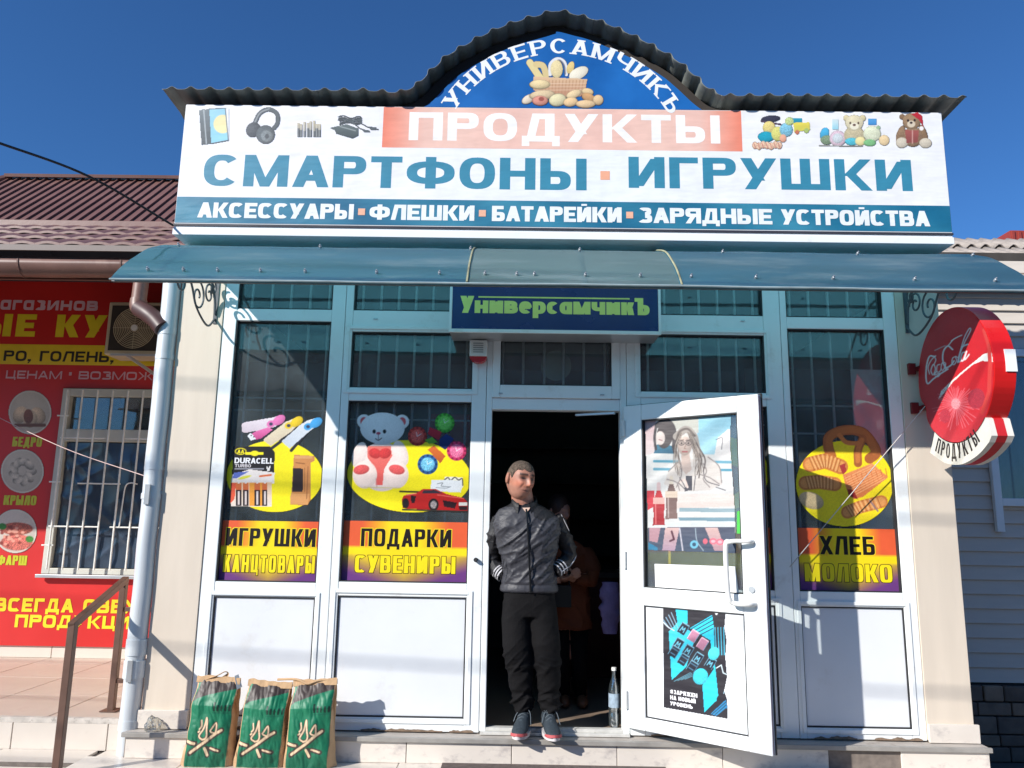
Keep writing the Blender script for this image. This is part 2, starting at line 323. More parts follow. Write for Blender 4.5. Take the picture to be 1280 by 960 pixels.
class Paint:
    """little numpy painter; coordinates may be given in an enlarged frame (ox,oy,k)"""
    def __init__(s, x0, y0, x1, y1, step=1.0, bg=None):
        s.xs = np.arange(x0, x1+step*.5, step); s.ys = np.arange(y0, y1+step*.5, step); s.X, s.Y = np.meshgrid(s.xs, s.ys)
        s.a = np.zeros(s.X.shape+(4,)); s.k = (0, 0, 1.0); s.st = step; s.rng = np.random.RandomState(int(x0*7+y0) % 9999)
        if bg is not None: s.a[..., :3] = bg; s.a[..., 3] = 1
    def z(s, ox, oy, k): s.k = (ox, oy, k); return s
    def loc(s): return (s.X-s.k[0])*s.k[2], (s.Y-s.k[1])*s.k[2]
    def put(s, m, col, sh=None, clip=False):
        m = np.clip(m, 0, 1)
        if clip: m = m*(s.a[..., 3] > .5)
        c = np.ones(s.X.shape+(3,))*np.array(col, float)
        if sh is not None: c = c*sh[..., None]
        s.a[..., :3] = s.a[..., :3]*(1-m[..., None])+c*m[..., None]; s.a[..., 3] = np.maximum(s.a[..., 3], m)
    def ell(s, cx, cy, rx, ry, col, rot=0, sh=0, grain=0, clip=False):
        X, Y = s.loc(); c, q = math.cos(math.radians(rot)), math.sin(math.radians(rot)); u = (X-cx)*c+(Y-cy)*q; v = -(X-cx)*q+(Y-cy)*c
        r = np.sqrt((u/rx)**2+(v/ry)**2); m = (1-r)*min(rx, ry)/s.k[2]/s.st+.5
        g = None
        if sh or grain: g = 1+sh*(-.5*(v/ry)-.25*(u/rx)-.45*np.clip(r, 0, 1)**3)+grain*(s.rng.rand(*X.shape)-.5)
        s.put(m, col, g, clip)
    def poly(s, pts, col, col2=None, grain=0, clip=False):
        X, Y = s.loc(); ins = np.zeros(X.shape, bool); n = len(pts)
        for i in range(n):
            x0, y0 = pts[i]; x1, y1 = pts[(i+1) % n]
            if y0 == y1: continue
            ins ^= ((Y < y0) != (Y < y1)) & (X < (x1-x0)*(Y-y0)/(y1-y0)+x0)
        c = col; g = 1+grain*(s.rng.rand(*X.shape)-.5) if grain else None
        if col2 is not None:
            ya = min(p[1] for p in pts); yb = max(p[1] for p in pts); t = np.clip((Y-ya)/(yb-ya), 0, 1)[..., None]
            cc = np.array(col, float)*(1-t)+np.array(col2, float)*t; m = ins.astype(float)
            if clip: m = m*(s.a[..., 3] > .5)
            s.a[..., :3] = s.a[..., :3]*(1-m[..., None])+cc*m[..., None]; s.a[..., 3] = np.maximum(s.a[..., 3], m); return
        s.put(ins.astype(float), c, g, clip)
    def line(s, pts, wd, col, clip=False):
        X, Y = s.loc(); D = np.full(X.shape, 1e9)
        for (x0, y0), (x1, y1) in zip(pts[:-1], pts[1:]):
            dx, dy = x1-x0, y1-y0; t = np.clip(((X-x0)*dx+(Y-y0)*dy)/(dx*dx+dy*dy+1e-9), 0, 1); D = np.minimum(D, np.hypot(X-x0-t*dx, Y-y0-t*dy))
        s.put((wd/2-D)/s.k[2]/s.st+.5, col, None, clip)
    def rect(s, x0, y0, x1, y1, col, col2=None, grain=0, clip=False): s.poly([(x0, y0), (x1, y0), (x1, y1), (x0, y1)], col, col2, grain, clip)
    def grain(s, a=.1): s.a[..., :3] *= (1+a*(s.rng.rand(*s.X.shape)-.5))[..., None]
def cv(pts, n=6): return [(p.x, p.y) for p in curve([(a, b, 0) for a, b in pts], n)]

# ---------------------------------------------------------------- materials
FRAME = mat('white_pvc', L(236, 240, 240), .35, .03, 5, .05, 8, dirt=(L(186, 176, 162), 6, .57, .45))
PANEL = mat('white_panel', L(226, 229, 232), .3, .05, 2, .2, 2.5, dirt=(L(196, 190, 180), 3.5, .58, .4))
GASKET = mat('black_rubber', L(45, 45, 48), .6, .1)
GLASS = glass_mat('window_glass')
BARM = mat('bar_paint', L(226, 228, 224), .5, .15, 20)
CREAM = mat('cream_wall_panel', L(214, 201, 184), .55, .05, 3, .05, 20, stretch=(3, 3, .4), dirt=(L(190, 176, 164), 3, .62, .3))
MARBLE = mat('marble_tile', L(220, 211, 200), .3, .06, 4, .0, dirt=(L(172, 164, 160), 6, .53, .8), stretch=(1, 1, 1.8))
GROUT = mat('grout', L(120, 110, 102), .9, .2, 30)
NOSING = mat('nosing_metal', L(150, 146, 140), .45, .15, 10, .1, 30)
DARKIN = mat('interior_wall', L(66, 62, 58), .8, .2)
ALU = mat('aluminium', L(195, 198, 200), .35, .08, metal=.6)
PRINTV = print_mat('printed_vinyl', .38, .0)
PRINTB = print_mat('banner_vinyl', .45, .14)
PRINTP = print_mat('printed_paper', .5, .15)
PLASW = mat('white_plastic', L(228, 228, 224), .4, .05)
STEELP = mat('galvanised_pipe', L(208, 214, 218), .38, .08, 4, .05, 20, stretch=(3, 3, .6), metal=.15, dirt=(L(150, 150, 150), 9, .62, .5))
BROWNP = mat('brown_gutter_metal', L(120, 88, 78), .45, .18, 5, .12, 9, dirt=(L(160, 130, 115), 6, .56, .5))
BRONZE = mat('brown_rail_paint', L(104, 78, 66), .42, .12, 12, .05, 40)
IRON = mat('grey_wrought_iron', L(92, 96, 100), .5, .15, 30, metal=.2)

SHOP = thing('shop_building', (0, 0, 0), 'small cream shop front with white framed glazing and open door in the middle', 'shop')
# ---------------------------------------------------------------- ground and steps
g = MB(); g.box(-300, 300, -300, 400, -1.0, -.48)
tag(part('ground', g, mat('street_asphalt', L(92, 90, 88), .9, .15, 2, .3, 80), None), 'grey street surface in front of the shop steps', None, None, 'structure')
# lower tread in front of the shop
tr = MB(); tr.box(-2.46, 3.4, -.75, .05, -.48, -.168); part('step_base', tr, GROUT, SHOP)
def tile_mesh(name, wx, wy, wz, m, ch=.002):
    b = MB(); b.box(-wx/2, wx/2, -wy/2, wy/2, -wz/2, wz/2); me = b.mesh(name, m)
    bm = bmesh.new(); bm.from_mesh(me); bmesh.ops.bevel(bm, geom=bm.edges[:], offset=ch, segments=1, affect='EDGES'); bm.to_mesh(me); bm.free(); return me
tt = tile_mesh('tile', .598, .33, .018, MARBLE)
for i in range(10):
    for j in range(2):
        link('tile', tt, SHOP, (-2.16+i*.602, -.24-j*.334, -.159+random.uniform(-.0006, .0006)))
# riser under the shop front
b = MB(); b.box(-2.24, 2.70, -.088, .06, -.15, -.03); part('plinth_core', b, GROUT, SHOP)
rt = tile_mesh('riser_tile', .598, .012, .117, MARBLE)
for i in range(8):
    x0 = -2.41+i*.602+.02
    if i == 7: rt2 = tile_mesh('riser_tile', .50, .012, .117, MARBLE); link('riser_tile', rt2, SHOP, (2.455, -.094, -.0905))
    elif i == 0: rt2 = tile_mesh('riser_tile', .42, .012, .117, MARBLE); link('riser_tile', rt2, SHOP, (-2.02, -.094, -.0905))
    else: link('riser_tile', rt, SHOP, (x0+.3-.02-.06+.05, -.094, -.0905))
b = MB(); b.box(-2.25, 2.715, -.112, .09, -.03, -.012); part('ledge_slab', b, mat('ledge_concrete', L(176, 168, 160), .7, .1, 8, .15, 40, dirt=(L(120, 104, 90), 10, .58, .7)), SHOP, .003)
b = MB(); b.box(-2.252, 2.717, -.119, -.098, -.034, -.008); part('nosing', b, NOSING, SHOP, .003)

# ---------------------------------------------------------------- shop walls
b = MB(); b.box(-2.2, -1.916, -.006, .35, .0, 2.96); part('pillar', b, CREAM, SHOP, .003)
b = MB(); b.box(2.412, 2.685, -.006, .35, .0, 2.96); part('pillar', b, CREAM, SHOP, .003)
for x0, x1 in ((-2.214, -1.918), (2.412, 2.705)):
    b = MB(); b.box(x0, x1, -.026, -.0065, -.008, .094); part('skirting_tile', b, MARBLE, SHOP, .002)
b = MB(); b.box(-2.2, 2.685, .0, .14, 2.962, 3.84); part('parapet', b, CREAM, SHOP)
for x0, x1 in ((-2.2, -2.06), (2.545, 2.685)):
    b = MB(); b.box(x0, x1, .352, 5.5, -.4, 2.96); part('side_wall', b, CREAM, SHOP)
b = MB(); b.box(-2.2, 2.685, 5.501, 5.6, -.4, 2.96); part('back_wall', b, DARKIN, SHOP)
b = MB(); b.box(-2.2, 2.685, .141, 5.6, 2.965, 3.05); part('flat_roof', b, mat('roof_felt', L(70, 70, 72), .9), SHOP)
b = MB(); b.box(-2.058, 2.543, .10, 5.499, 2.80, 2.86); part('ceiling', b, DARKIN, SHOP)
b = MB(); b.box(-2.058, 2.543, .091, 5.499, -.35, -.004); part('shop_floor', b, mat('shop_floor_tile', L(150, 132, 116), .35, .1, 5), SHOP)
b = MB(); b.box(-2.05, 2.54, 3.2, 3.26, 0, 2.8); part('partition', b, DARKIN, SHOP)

# ---------------------------------------------------------------- glazing
def unit(X0, X1, xa, xb, rows, ztop=2.96, bars=5, panel_row=True, name='window_frame', zb=-.004):
    """stiles X0..xa and xb..X1, rails between the rows; rows are (z0,z1,kind)"""
    b = MB(); y0, y1 = 0.0, .075
    b.box(X0, xa, y0, y1, zb, ztop); b.box(xb, X1, y0, y1, zb, ztop)
    zs = [zb]
    for z0, z1, k in rows: zs += [z0, z1]
    zs.append(ztop)
    for i in range(0, len(zs), 2):
        if zs[i+1]-zs[i] > .002: b.box(xa+.0005, xb-.0005, y0+.002, y1, zs[i], zs[i+1])
    fr = part(name, b, FRAME, SHOP, .004)
    for z0, z1, k in rows:
        gk = MB(); t = .007
        for (a0, a1, c0, c1) in ((xa+.0006, xa+t, z0, z1), (xb-t, xb-.0006, z0, z1), (xa+t, xb-t, z0+.0006, z0+t), (xa+t, xb-t, z1-t, z1-.0006)): gk.box(a0, a1, .006, .05, c0, c1)
        part('gasket', gk, GASKET, fr)
        pb = MB()
        if k == 'panel':
            pb.box(xa+.008, xb-.008, .014, .04, z0+.008, z1-.008); part('panel', pb, PANEL, fr, .002)
        else:
            pb.box(xa+.005, xb-.005, .036, .042, z0+.005, z1-.005); part('pane', pb, GLASS, fr)
    return fr
def grille(fr, xa, xb, z0, z1, n, hz, y=.095):
    rod = MB(); rod.tube([(0, 0, z0), (0, 0, z1)], .0085, 6); me = rod.mesh('bar', BARM)
    for i in range(n): link('bar', me, fr, (xa+(xb-xa)*(i+.5+random.uniform(-.04, .04))/n, y, 0))
    hm = MB(); hm.tube([(xa-.05, 0, 0), (xb+.05, 0, 0)], .006, 6); me = hm.mesh('bar', BARM)
    for z in hz: link('bar', me, fr, (0, y+.012, z))
FA = unit(-1.914, -1.129, -1.829, -1.215, [(.06, .745, 'panel'), (.832, 2.468, 'g'), (2.547, 2.90, 'g')])
FB = unit(-1.126, -.2075, -1.077, -.298, [(.07, .76, 'panel'), (.842, 1.955, 'g'), (2.04, 2.405, 'g'), (2.546, 2.90, 'g')])
FC = unit(.682, 1.669, .77, 1.562, [(.06, .745, 'panel'), (.832, 1.955, 'g'), (2.04, 2.415, 'g'), (2.543, 2.90, 'g')])
FD = unit(1.672, 2.41, 1.712, 2.330, [(.057, .743, 'panel'), (.83, 2.463, 'g'), (2.54, 2.90, 'g')])
grille(FA, -1.83, -1.2, .1, 2.86, 5, [1.98, 1.90, .9]); grille(FB, -1.09, -.28, .1, 2.86, 7, [1.98, 1.85, .95])
grille(FC, .77, 1.58, .1, 2.86, 7, [1.95, 1.85, .95]); grille(FD, 1.70, 2.34, .1, 2.86, 5, [1.98, 1.80, .95])
# raised sash beads and joints that show as fine lines on the frames
def bead(fr, x0, x1, z0, z1, w_=.022, d=.006, nm='sash_bead'):
    b = MB()
    b.box(x0, x0+w_, -d, -.0002, z0, z1); b.box(x1-w_, x1, -d, -.0002, z0, z1); b.box(x0+w_, x1-w_, -d, -.0002, z0, z0+w_); b.box(x0+w_, x1-w_, -d, -.0002, z1-w_, z1)
    return part(nm, b, FRAME, fr, .002)
bead(FA, -1.862, -1.185, .03, .775); bead(FB, -1.112, -.262, .04, .80); bead(FC, .735, 1.597, .03, .79); bead(FD, 1.69, 2.362, .028, .775)
bead(FB, -1.112, -.262, 2.003, 2.442); bead(FC, .735, 1.597, 2.003, 2.45)
# door frame and transom sash
b = MB(); b.box(-.2045, -.1685, 0, .085, .004, 2.96); b.box(.638, .679, 0, .085, .004, 2.96); b.box(-.168, .6375, .003, .085, 1.912, 1.985); b.box(-.168, .6375, .003, .085, 2.42, 2.96)
DF = part('door_frame', b, FRAME, SHOP, .004)
b = MB(); b.box(-.168, -.12, -.012, .06, 1.987, 2.418); b.box(.586, .637, -.012, .06, 1.987, 2.418); b.box(-.1195, .5855, -.012, .06, 1.987, 2.068); b.box(-.1195, .5855, -.012, .06, 2.368, 2.418)
TS = part('transom_sash', b, FRAME, SHOP, .004)
b = MB(); b.box(-.118, .584, .02, .026, 2.07, 2.366); part('pane', b, GLASS, TS)
b = MB(); [b.box(a0, a1, -.004, .05, c0, c1) for a0, a1, c0, c1 in ((-.1198, -.113, 2.068, 2.368), (.579, .5858, 2.068, 2.368), (-.113, .579, 2.0682, 2.075), (-.113, .579, 2.361, 2.3678))]; part('gasket', b, GASKET, TS)
grille(TS, -.17, .62, 2.02, 2.42, 6, [])
for x in (-.115, .525):
    b = MB(); b.box(x-.013, x+.013, -.019, -.012, 2.008, 2.016); part('drain_cap', b, ALU, TS)
for fr, x, z in ((FB, -.93, 2.49), (FC, 1.43, 2.51), (FB, -.62, 2.01)):
    b = MB(); b.box(x-.013, x+.013, -.005, .0, z-.004, z+.004); part('drain_cap', b, ALU, fr)
b = MB(); b.tube([(.24, .1, 2.22), (.24, .106, 2.22)], .1, 24); part('round_label', b, mat('faded_sticker', L(150, 158, 140), .6), TS)
b = MB(); b.box(-.2, .675, -.03, .09, -.008, .008); b.box(-.168, .638, .0, .05, .008, .026); part('threshold', b, mat('door_sill', L(200, 198, 192), .5, .1, 20, .1, dirt=(L(110, 95, 80), 12, .55, .7)), DF, .002)
b = MB(); b.tube([(-.248, -.024, .985), (-.248, 0, .985)], .013, 12); b.tube([(-.248, -.03, .985), (-.248, -.02, .985)], .009, 12); part('doorbell', b, GASKET, SHOP, 0, True)
b = MB(); b.obox(Vector((.36, .06, 1.885)), Vector((.9, -.42, .0)).normalized(), Vector((0, 0, 1)), Vector((.42, .9, 0)).normalized(), 0, .26, 0, .014, 0, .02); part('door_closer_arm', b, ALU, DF, .002)

GRM = mat('brown_grime', L(128, 108, 90), .9, .3, 40)
for fr_o, gx0, gx1 in ((FA, -1.90, -1.2), (FB, -.90, -.42), (FB, -.38, -.24), (FC, .8, 1.5), (FD, 1.75, 2.0), (FD, 2.1, 2.38)):
    b = MB(); n = int((gx1-gx0)/.012); up = [(gx0+(gx1-gx0)*i/n, -.0072, .004+max(0, .016*noise.noise(Vector((i*.22, gx0*9, 1)))+.006*noise.noise(Vector((i*.9, gx0*9, 5)))+.006)*math.sin(math.pi*i/n)**.4) for i in range(n+1)]
    lo = [(x_, -.0072, -.003) for x_, _, _ in up]; m_ = n+1; b.add(lo+up, [(i, i+1, m_+i+1, m_+i) for i in range(n)]); part('grime', b, GRM, fr_o)

# ---------------------------------------------------------------- window stickers
def band(pr, x0, x1, z0, z1, yl=.5):
    n = 34; pz = 22
    b = len(pr.v); O = np.array((232, 98, 58.)); Y = np.array((250, 222, 30.)); Pp = np.array((112, 62, 130.))
    for j in range(pz+1):
        for i in range(n+1):
            u = i/n; v = j/pz; ed = abs(u-.5)*2
            if v > .56: c = Y*(1-min(1, max(0, (ed-.25)*2.2)))+O*min(1, max(0, (ed-.25)*2.2))
            else:
                t = np.clip((.42-v)/.42*1.05+(ed-.55)*.9*(v < .42), 0, 1); c = Y*(1-t)+Pp*t
            pr.v.append(tuple(pr.P(x0+(x1-x0)*u, z0+(z1-z0)*v))); pr.c.append(tuple(lin(c))+(1,))
    for j in range(pz):
        for i in range(n): a = b+j*(n+1)+i; pr.f.append((a, a+1, a+n+2, a+n+1))
    pr.d += .00004
def two_lines(pr, s1, s2, x0, x1, z0, z1, ins1=(.03, .03), ins2=(.02, .02), k1=.23, k2=.23):
    h = z1-z0
    pr.text(s1, x0+ins1[0], x1-ins1[1], z0+h*.575, h*.30, (246, 220, 40), sw=k1, bh=.16, gap=.11, e=.04, se=4.5)
    pr.text(s1, x0+ins1[0], x1-ins1[1], z0+h*.575, h*.30, (30, 22, 20), sw=k1, bh=.16, gap=.11, se=4.5)
    pr.text(s2, x0+ins2[0], x1-ins2[1], z0+h*.14, h*.285, (70, 46, 20), sw=k2, bh=.15, gap=.13, e=.035, se=4.5)
    pr.text(s2, x0+ins2[0], x1-ins2[1], z0+h*.14, h*.285, (250, 226, 30), sw=k2, bh=.15, gap=.13, se=4.5)
YEL = (250, 232, 28)
GY = .035
# A: batteries, flash drives, door picture
pr = Print((0, GY, 0)); band(pr, -1.822, -1.219, .836, 1.197)
A = Paint(276, 512, 410, 648, .8).z(270, 500, 6)
A.ell(440, 572, 362, 270, YEL)
for (pts, c, c2, cc, dot) in (([(215, 165), (190, 180), (190, 235), (215, 250), (440, 205), (505, 150), (470, 118), (420, 130)], (238, 226, 232), (205, 190, 200), (228, 120, 180), (412, 180, 36)),
                         ([(235, 268), (262, 300), (335, 290), (430, 220), (390, 205), (300, 235)], (232, 120, 178), (190, 70, 130), (240, 240, 240), None),
                         ([(350, 300), (410, 345), (560, 240), (640, 165), (600, 130), (520, 165)], (236, 222, 190), (214, 196, 170), (236, 200, 40), (545, 192, 34)),
                         ([(492, 310), (552, 365), (700, 235), (780, 180), (745, 135), (690, 150), (640, 180)], (228, 230, 234), (196, 204, 214), (70, 160, 220), (690, 200, 36))):
    A.line([(pts[1][0]+12, pts[1][1]+14), (pts[-3][0]+16, pts[-3][1]+18)], 22, (40, 40, 50))
    A.poly(pts, c, c2)
    if dot:
        A.ell(dot[0]+62, dot[1]-30, 52, 34, cc, -35, .2); A.ell(dot[0], dot[1], dot[2]-4, dot[2]-10, cc, -20); A.ell(dot[0], dot[1], 14, 12, (60, 60, 90))
A.poly([(262, 245), (232, 270), (262, 305), (300, 292)], (225, 228, 232)); A.rect(258, 262, 268, 270, (60, 60, 60)); A.rect(278, 272, 288, 280, (60, 60, 60))
A.poly([(132, 350), (405, 348), (440, 390), (438, 560), (118, 600)], (26, 24, 28))
A.ell(185, 385, 44, 26, YEL); A.ell(185, 385, 36, 19, (26, 24, 28)); A.rect(222, 392, 355, 412, YEL); A.ell(290, 400, 32, 20, YEL)
A.poly([(115, 600), (125, 560), (250, 520), (440, 545), (436, 625), (115, 625)], (238, 228, 222)); A.poly([(120, 590), (135, 545), (250, 535), (150, 590)], (90, 110, 190)); A.ell(215, 580, 48, 10, (222, 220, 60), -14); A.line([(330, 572), (412, 562)], 14, (228, 110, 60))
A.rect(110, 615, 420, 800, (240, 200, 160), (236, 224, 214)); A.rect(250, 620, 345, 795, (240, 160, 60)); A.poly([(110, 620), (150, 620), (140, 740), (105, 780)], (226, 90, 60))
for x in (150, 204, 290, 346):
    A.rect(x, 622, x+40, 680, (226, 122, 66), (200, 96, 50)); A.rect(x, 676, x+40, 795, (38, 26, 34)); A.rect(x+12, 686, x+28, 786, (220, 205, 200)); A.rect(x+13, 610, x+27, 624, (230, 225, 220))
A.rect(140, 512, 360, 520, (150, 150, 160)); A.poly([(378, 490), (392, 510), (408, 488), (404, 530), (384, 536)], (225, 222, 220))
A.poly([(585, 410), (740, 420), (740, 455), (712, 470), (712, 740), (690, 790), (556, 785), (566, 700), (578, 500)], (206, 140, 84), (196, 132, 74)); A.rect(592, 420, 726, 440, (222, 164, 108)); A.poly([(578, 512), (655, 514), (650, 690), (570, 690)], (44, 34, 36)); A.rect(662, 505, 668, 690, (150, 92, 50)); A.poly([(560, 700), (700, 705), (690, 785), (556, 780)], (220, 158, 98)); A.line([(690, 500), (680, 740)], 6, (150, 90, 54)); A.line([(600, 470), (665, 478)], 7, (140, 90, 50))
A.grain(.06); pr.paint(A)
def zt(pr, s, zx0, zx1, zy0, zy1, ox, oy, k, col, **kw):   # text whose box is read in an enlarged photo frame
    p0 = atp(ox+zx0/k, oy+zy1/k, pr.o, pr.N); p1 = atp(ox+zx1/k, oy+zy1/k, pr.o, pr.N); p2 = atp(ox+zx0/k, oy+zy0/k, pr.o, pr.N)
    a = lambda p: ((p-pr.o).dot(pr.U), (p-pr.o).dot(pr.V))
    pr.text(s, a(p0)[0], a(p1)[0], a(p0)[1], a(p2)[1]-a(p0)[1], col, **kw)
zt(pr, 'AA', 160, 210, 372, 400, 270, 500, 6, YEL, sw=.22, bh=.18, gap=.1)
zt(pr, 'DURACELL', 138, 432, 432, 474, 270, 500, 6, (235, 235, 240), sw=.26, bh=.2, gap=.08)
zt(pr, 'TURBO', 140, 262, 480, 504, 270, 500, 6, (205, 200, 205), sw=.26, bh=.2, gap=.12)
two_lines(pr, 'ИГРУШКИ', 'КАНЦТОВАРЫ', -1.822, -1.219, .836, 1.197, (.026, .022), (.022, .018), .21, .17)
pr.build('window_sticker', PRINTV, FA)
# B: teddy bear, watches, car
pr = Print((0, GY, 0)); band(pr, -1.071, -.304, .846, 1.207)
B = Paint(430, 510, 594, 646, .8).z(430, 500, 6)
B.ell(488, 572, 466, 272, YEL, 3)
for x, y in ((150, 160), (436, 162)): B.ell(x, y, 54, 54, (238, 238, 240), 0, .1); B.ell(x, y, 28, 32, (214, 90, 96))
B.ell(285, 500, 178, 185, (244, 222, 214), 0, .1); B.ell(115, 410, 52, 100, (244, 226, 218), 18, .1); B.ell(425, 400, 52, 100, (244, 226, 218), -18, .1)
B.poly([(178, 345), (350, 345), (362, 420), (300, 520), (290, 640), (240, 640), (238, 520), (175, 430)], (236, 122, 110), (226, 90, 84), .12); B.ell(232, 400, 46, 38, (214, 62, 62), 20, .2, .15); B.ell(308, 400, 46, 38, (214, 62, 62), -20, .2, .15)
B.ell(288, 212, 168, 120, (240, 241, 243), 0, .12); 
for x, y in ((156, 560), (392, 560)): B.ell(x, y, 92, 104, (246, 224, 214), 0, .12)
for x in (130, 396): B.ell(x, 522, 60, 36, (226, 92, 90), -10 if x < 200 else 12, .2, .15)
for x in (226, 304): B.ell(x, 236, 12, 15, (25, 22, 24))
B.ell(258, 250, 16, 10, (190, 70, 90)); B.line(cv([(236, 290), (258, 302), (282, 286)]), 6, (60, 40, 45)); B.line([(258, 262), (258, 298)], 4, (120, 90, 95)); B.line([(240, 590), (246, 650)], 5, (190, 150, 150)); B.line([(150, 654), (420, 660)], 5, (205, 190, 120))
for (x, y, r, c, c2) in ((550, 272, 72, (196, 58, 48), (214, 92, 82)), (755, 172, 74, (84, 190, 60), (120, 214, 96)), (845, 382, 74, (222, 56, 110), (240, 120, 160)), (628, 482, 76, (40, 96, 160), (120, 196, 226))):
    B.ell(x, y, r, r, c, 0, .15, .1); B.ell(x, y, r*.68, r*.68, c2, 0, .1, .35)
    for k in range(12): a = k*math.pi/6; B.ell(x+math.cos(a)*r*.86, y+math.sin(a)*r*.86, 8, 8, tuple(v*.6 for v in c))
    B.line([(x, y), (x+r*.4, y-r*.25)], 4, (250, 250, 250)); B.line([(x, y), (x-r*.1, y-r*.4)], 4, (250, 250, 250))
for pts, c in (([(640, 200), (735, 240), (712, 305), (625, 255)], (196, 40, 60)), ([(628, 372), (675, 340), (762, 420), (722, 476)], (232, 116, 50)), ([(712, 300), (765, 252), (828, 290), (760, 375), (715, 345)], (26, 52, 120)), ([(608, 300), (660, 276), (705, 320), (640, 330)], (110, 186, 60))):
    B.poly(pts, c, tuple(v*.8 for v in c), .12)
B.poly([(748, 600), (760, 575), (890, 580), (896, 640), (870, 690), (742, 640)], (245, 240, 220)); B.line(cv([(752, 600), (780, 582), (800, 604), (830, 580), (860, 600), (886, 590), (892, 640)]), 7, (40, 36, 36))
B.poly([(655, 598), (880, 604), (878, 694), (650, 682)], (236, 238, 238)); B.line(cv([(700, 628), (740, 622), (730, 645), (790, 652)]), 5, (120, 125, 130)); B.line(cv([(690, 655), (760, 662), (800, 650)]), 4, (130, 135, 140))
B.line([(420, 686), (560, 690)], 12, (30, 28, 32))
B.poly([(435, 740), (450, 715), (540, 700), (590, 668), (690, 668), (770, 705), (900, 735), (930, 770), (928, 830), (760, 832), (440, 812)], (206, 44, 36), (170, 26, 26)); B.poly([(585, 700), (600, 676), (680, 674), (740, 700)], (60, 50, 60)); B.line([(470, 712), (540, 702)], 8, (240, 120, 110)); B.line([(700, 712), (900, 738)], 6, (240, 110, 100))
B.poly([(500, 715), (540, 720), (530, 775), (505, 770)], (40, 24, 28)); B.ell(672, 785, 38, 46, (30, 28, 30)); B.ell(672, 785, 24, 30, (150, 140, 140), 0, 0, .6); B.ell(462, 775, 26, 38, (34, 28, 30)); B.poly([(740, 750), (848, 770), (830, 815), (750, 800)], (44, 20, 26)); B.rect(862, 766, 924, 794, (224, 222, 214)); B.poly([(858, 798), (924, 798), (924, 826), (868, 826)], (40, 24, 26)); B.line([(440, 822), (925, 838)], 12, (50, 46, 40))
B.grain(.06); pr.paint(B); two_lines(pr, 'ПОДАРКИ', 'СУВЕНИРЫ', -1.071, -.304, .846, 1.207, (.11, .10), (.08, .07), .2, .24); pr.build('window_sticker', PRINTV, FB)
# C: partly hidden behind the door
pr = Print((0, GY, 0)); band(pr, .776, 1.556, .838, 1.205)
Cc = Paint(796, 520, 972, 650, 1.2).z(0, 0, 1); Cc.ell(882, 592, 80, 50, YEL); Cc.ell(850, 585, 30, 22, (206, 226, 236), 0, .2); Cc.ell(905, 600, 28, 20, (200, 60, 50), 0, .2); Cc.ell(880, 615, 26, 14, (90, 170, 70), 0, .2); pr.paint(Cc)
pr.build('window_sticker', PRINTV, FC)
# D: bread and pastries
pr = Print((0, GY, 0)); band(pr, 1.718, 2.324, .836, 1.207)
D = Paint(990, 528, 1124, 664, .8).z(985, 525, 6.857)
D.ell(485, 545, 418, 368, YEL); D.ell(490, 555, 400, 350, (250, 226, 40))
PB = (206, 126, 66); PD = (172, 100, 54); PL = (240, 190, 130)
D.line(cv([(370, 310), (345, 230), (350, 150), (430, 100), (540, 85), (640, 110), (715, 190), (755, 280), (700, 330)]), 88, PD); D.line(cv([(370, 290), (350, 200), (380, 130), (450, 96), (560, 82), (650, 112), (720, 200), (740, 270)]), 56, (186, 112, 58)); D.line(cv([(640, 160), (600, 260), (600, 370)]), 70, PD); D.line(cv([(635, 170), (600, 260), (598, 350)]), 40, PB); D.line(cv([(440, 130), (500, 190), (600, 200)]), 40, PB)
def croiss(pts, w_, n=9):
    D.line(pts, w_, PB); P_ = cv(pts, n)
    D.line(P_, w_*.72, (226, 156, 90))
    for i in range(1, len(P_)-1):
        dx, dy = P_[i+1][0]-P_[i-1][0], P_[i+1][1]-P_[i-1][1]; l = math.hypot(dx, dy); nx, ny = -dy/l*w_*.42, dx/l*w_*.42
        D.line([(P_[i][0]-nx-8, P_[i][1]-ny), (P_[i][0]+nx+8, P_[i][1]+ny)], 7, (PD if i % 2 else PL))
croiss([(190, 380), (320, 350), (450, 400)], 130); croiss([(150, 540), (270, 530), (400, 550)], 120); croiss([(510, 790), (620, 745), (800, 700)], 110)
D.poly([(470, 470), (720, 370), (860, 490), (640, 660), (560, 680), (500, 590)], (232, 150, 96), (214, 122, 70), .14)
for i in range(9): D.line([(500+i*42, 480-i*8), (560+i*36, 640-i*20)], 6, (206, 108, 60)); D.line([(490+i*10, 500+i*18), (720+i*14, 390+i*14)], 5, (244, 190, 140))
D.poly([(505, 590), (560, 600), (600, 680), (520, 650)], (150, 40, 40)); D.poly([(440, 390), (490, 370), (500, 440), (470, 470)], (170, 60, 60)); D.ell(200, 690, 110, 70, (224, 196, 150), 20, .2, .1)
D.line([(700, 690), (770, 780)], 14, (150, 120, 120)); D.grain(.1); pr.paint(D)
two_lines(pr, 'ХЛЕБ', 'МОЛОКО', 1.718, 2.324, .836, 1.207, (.14, .13), (.04, .035), .22, .25); pr.build('window_sticker', PRINTV, FD)
b = MB(); b.box(2.12, 2.322, .046, .049, .9, 2.21); part('white_board', b, mat('faded_board', L(214, 222, 222), .6, .06, 3), FD)

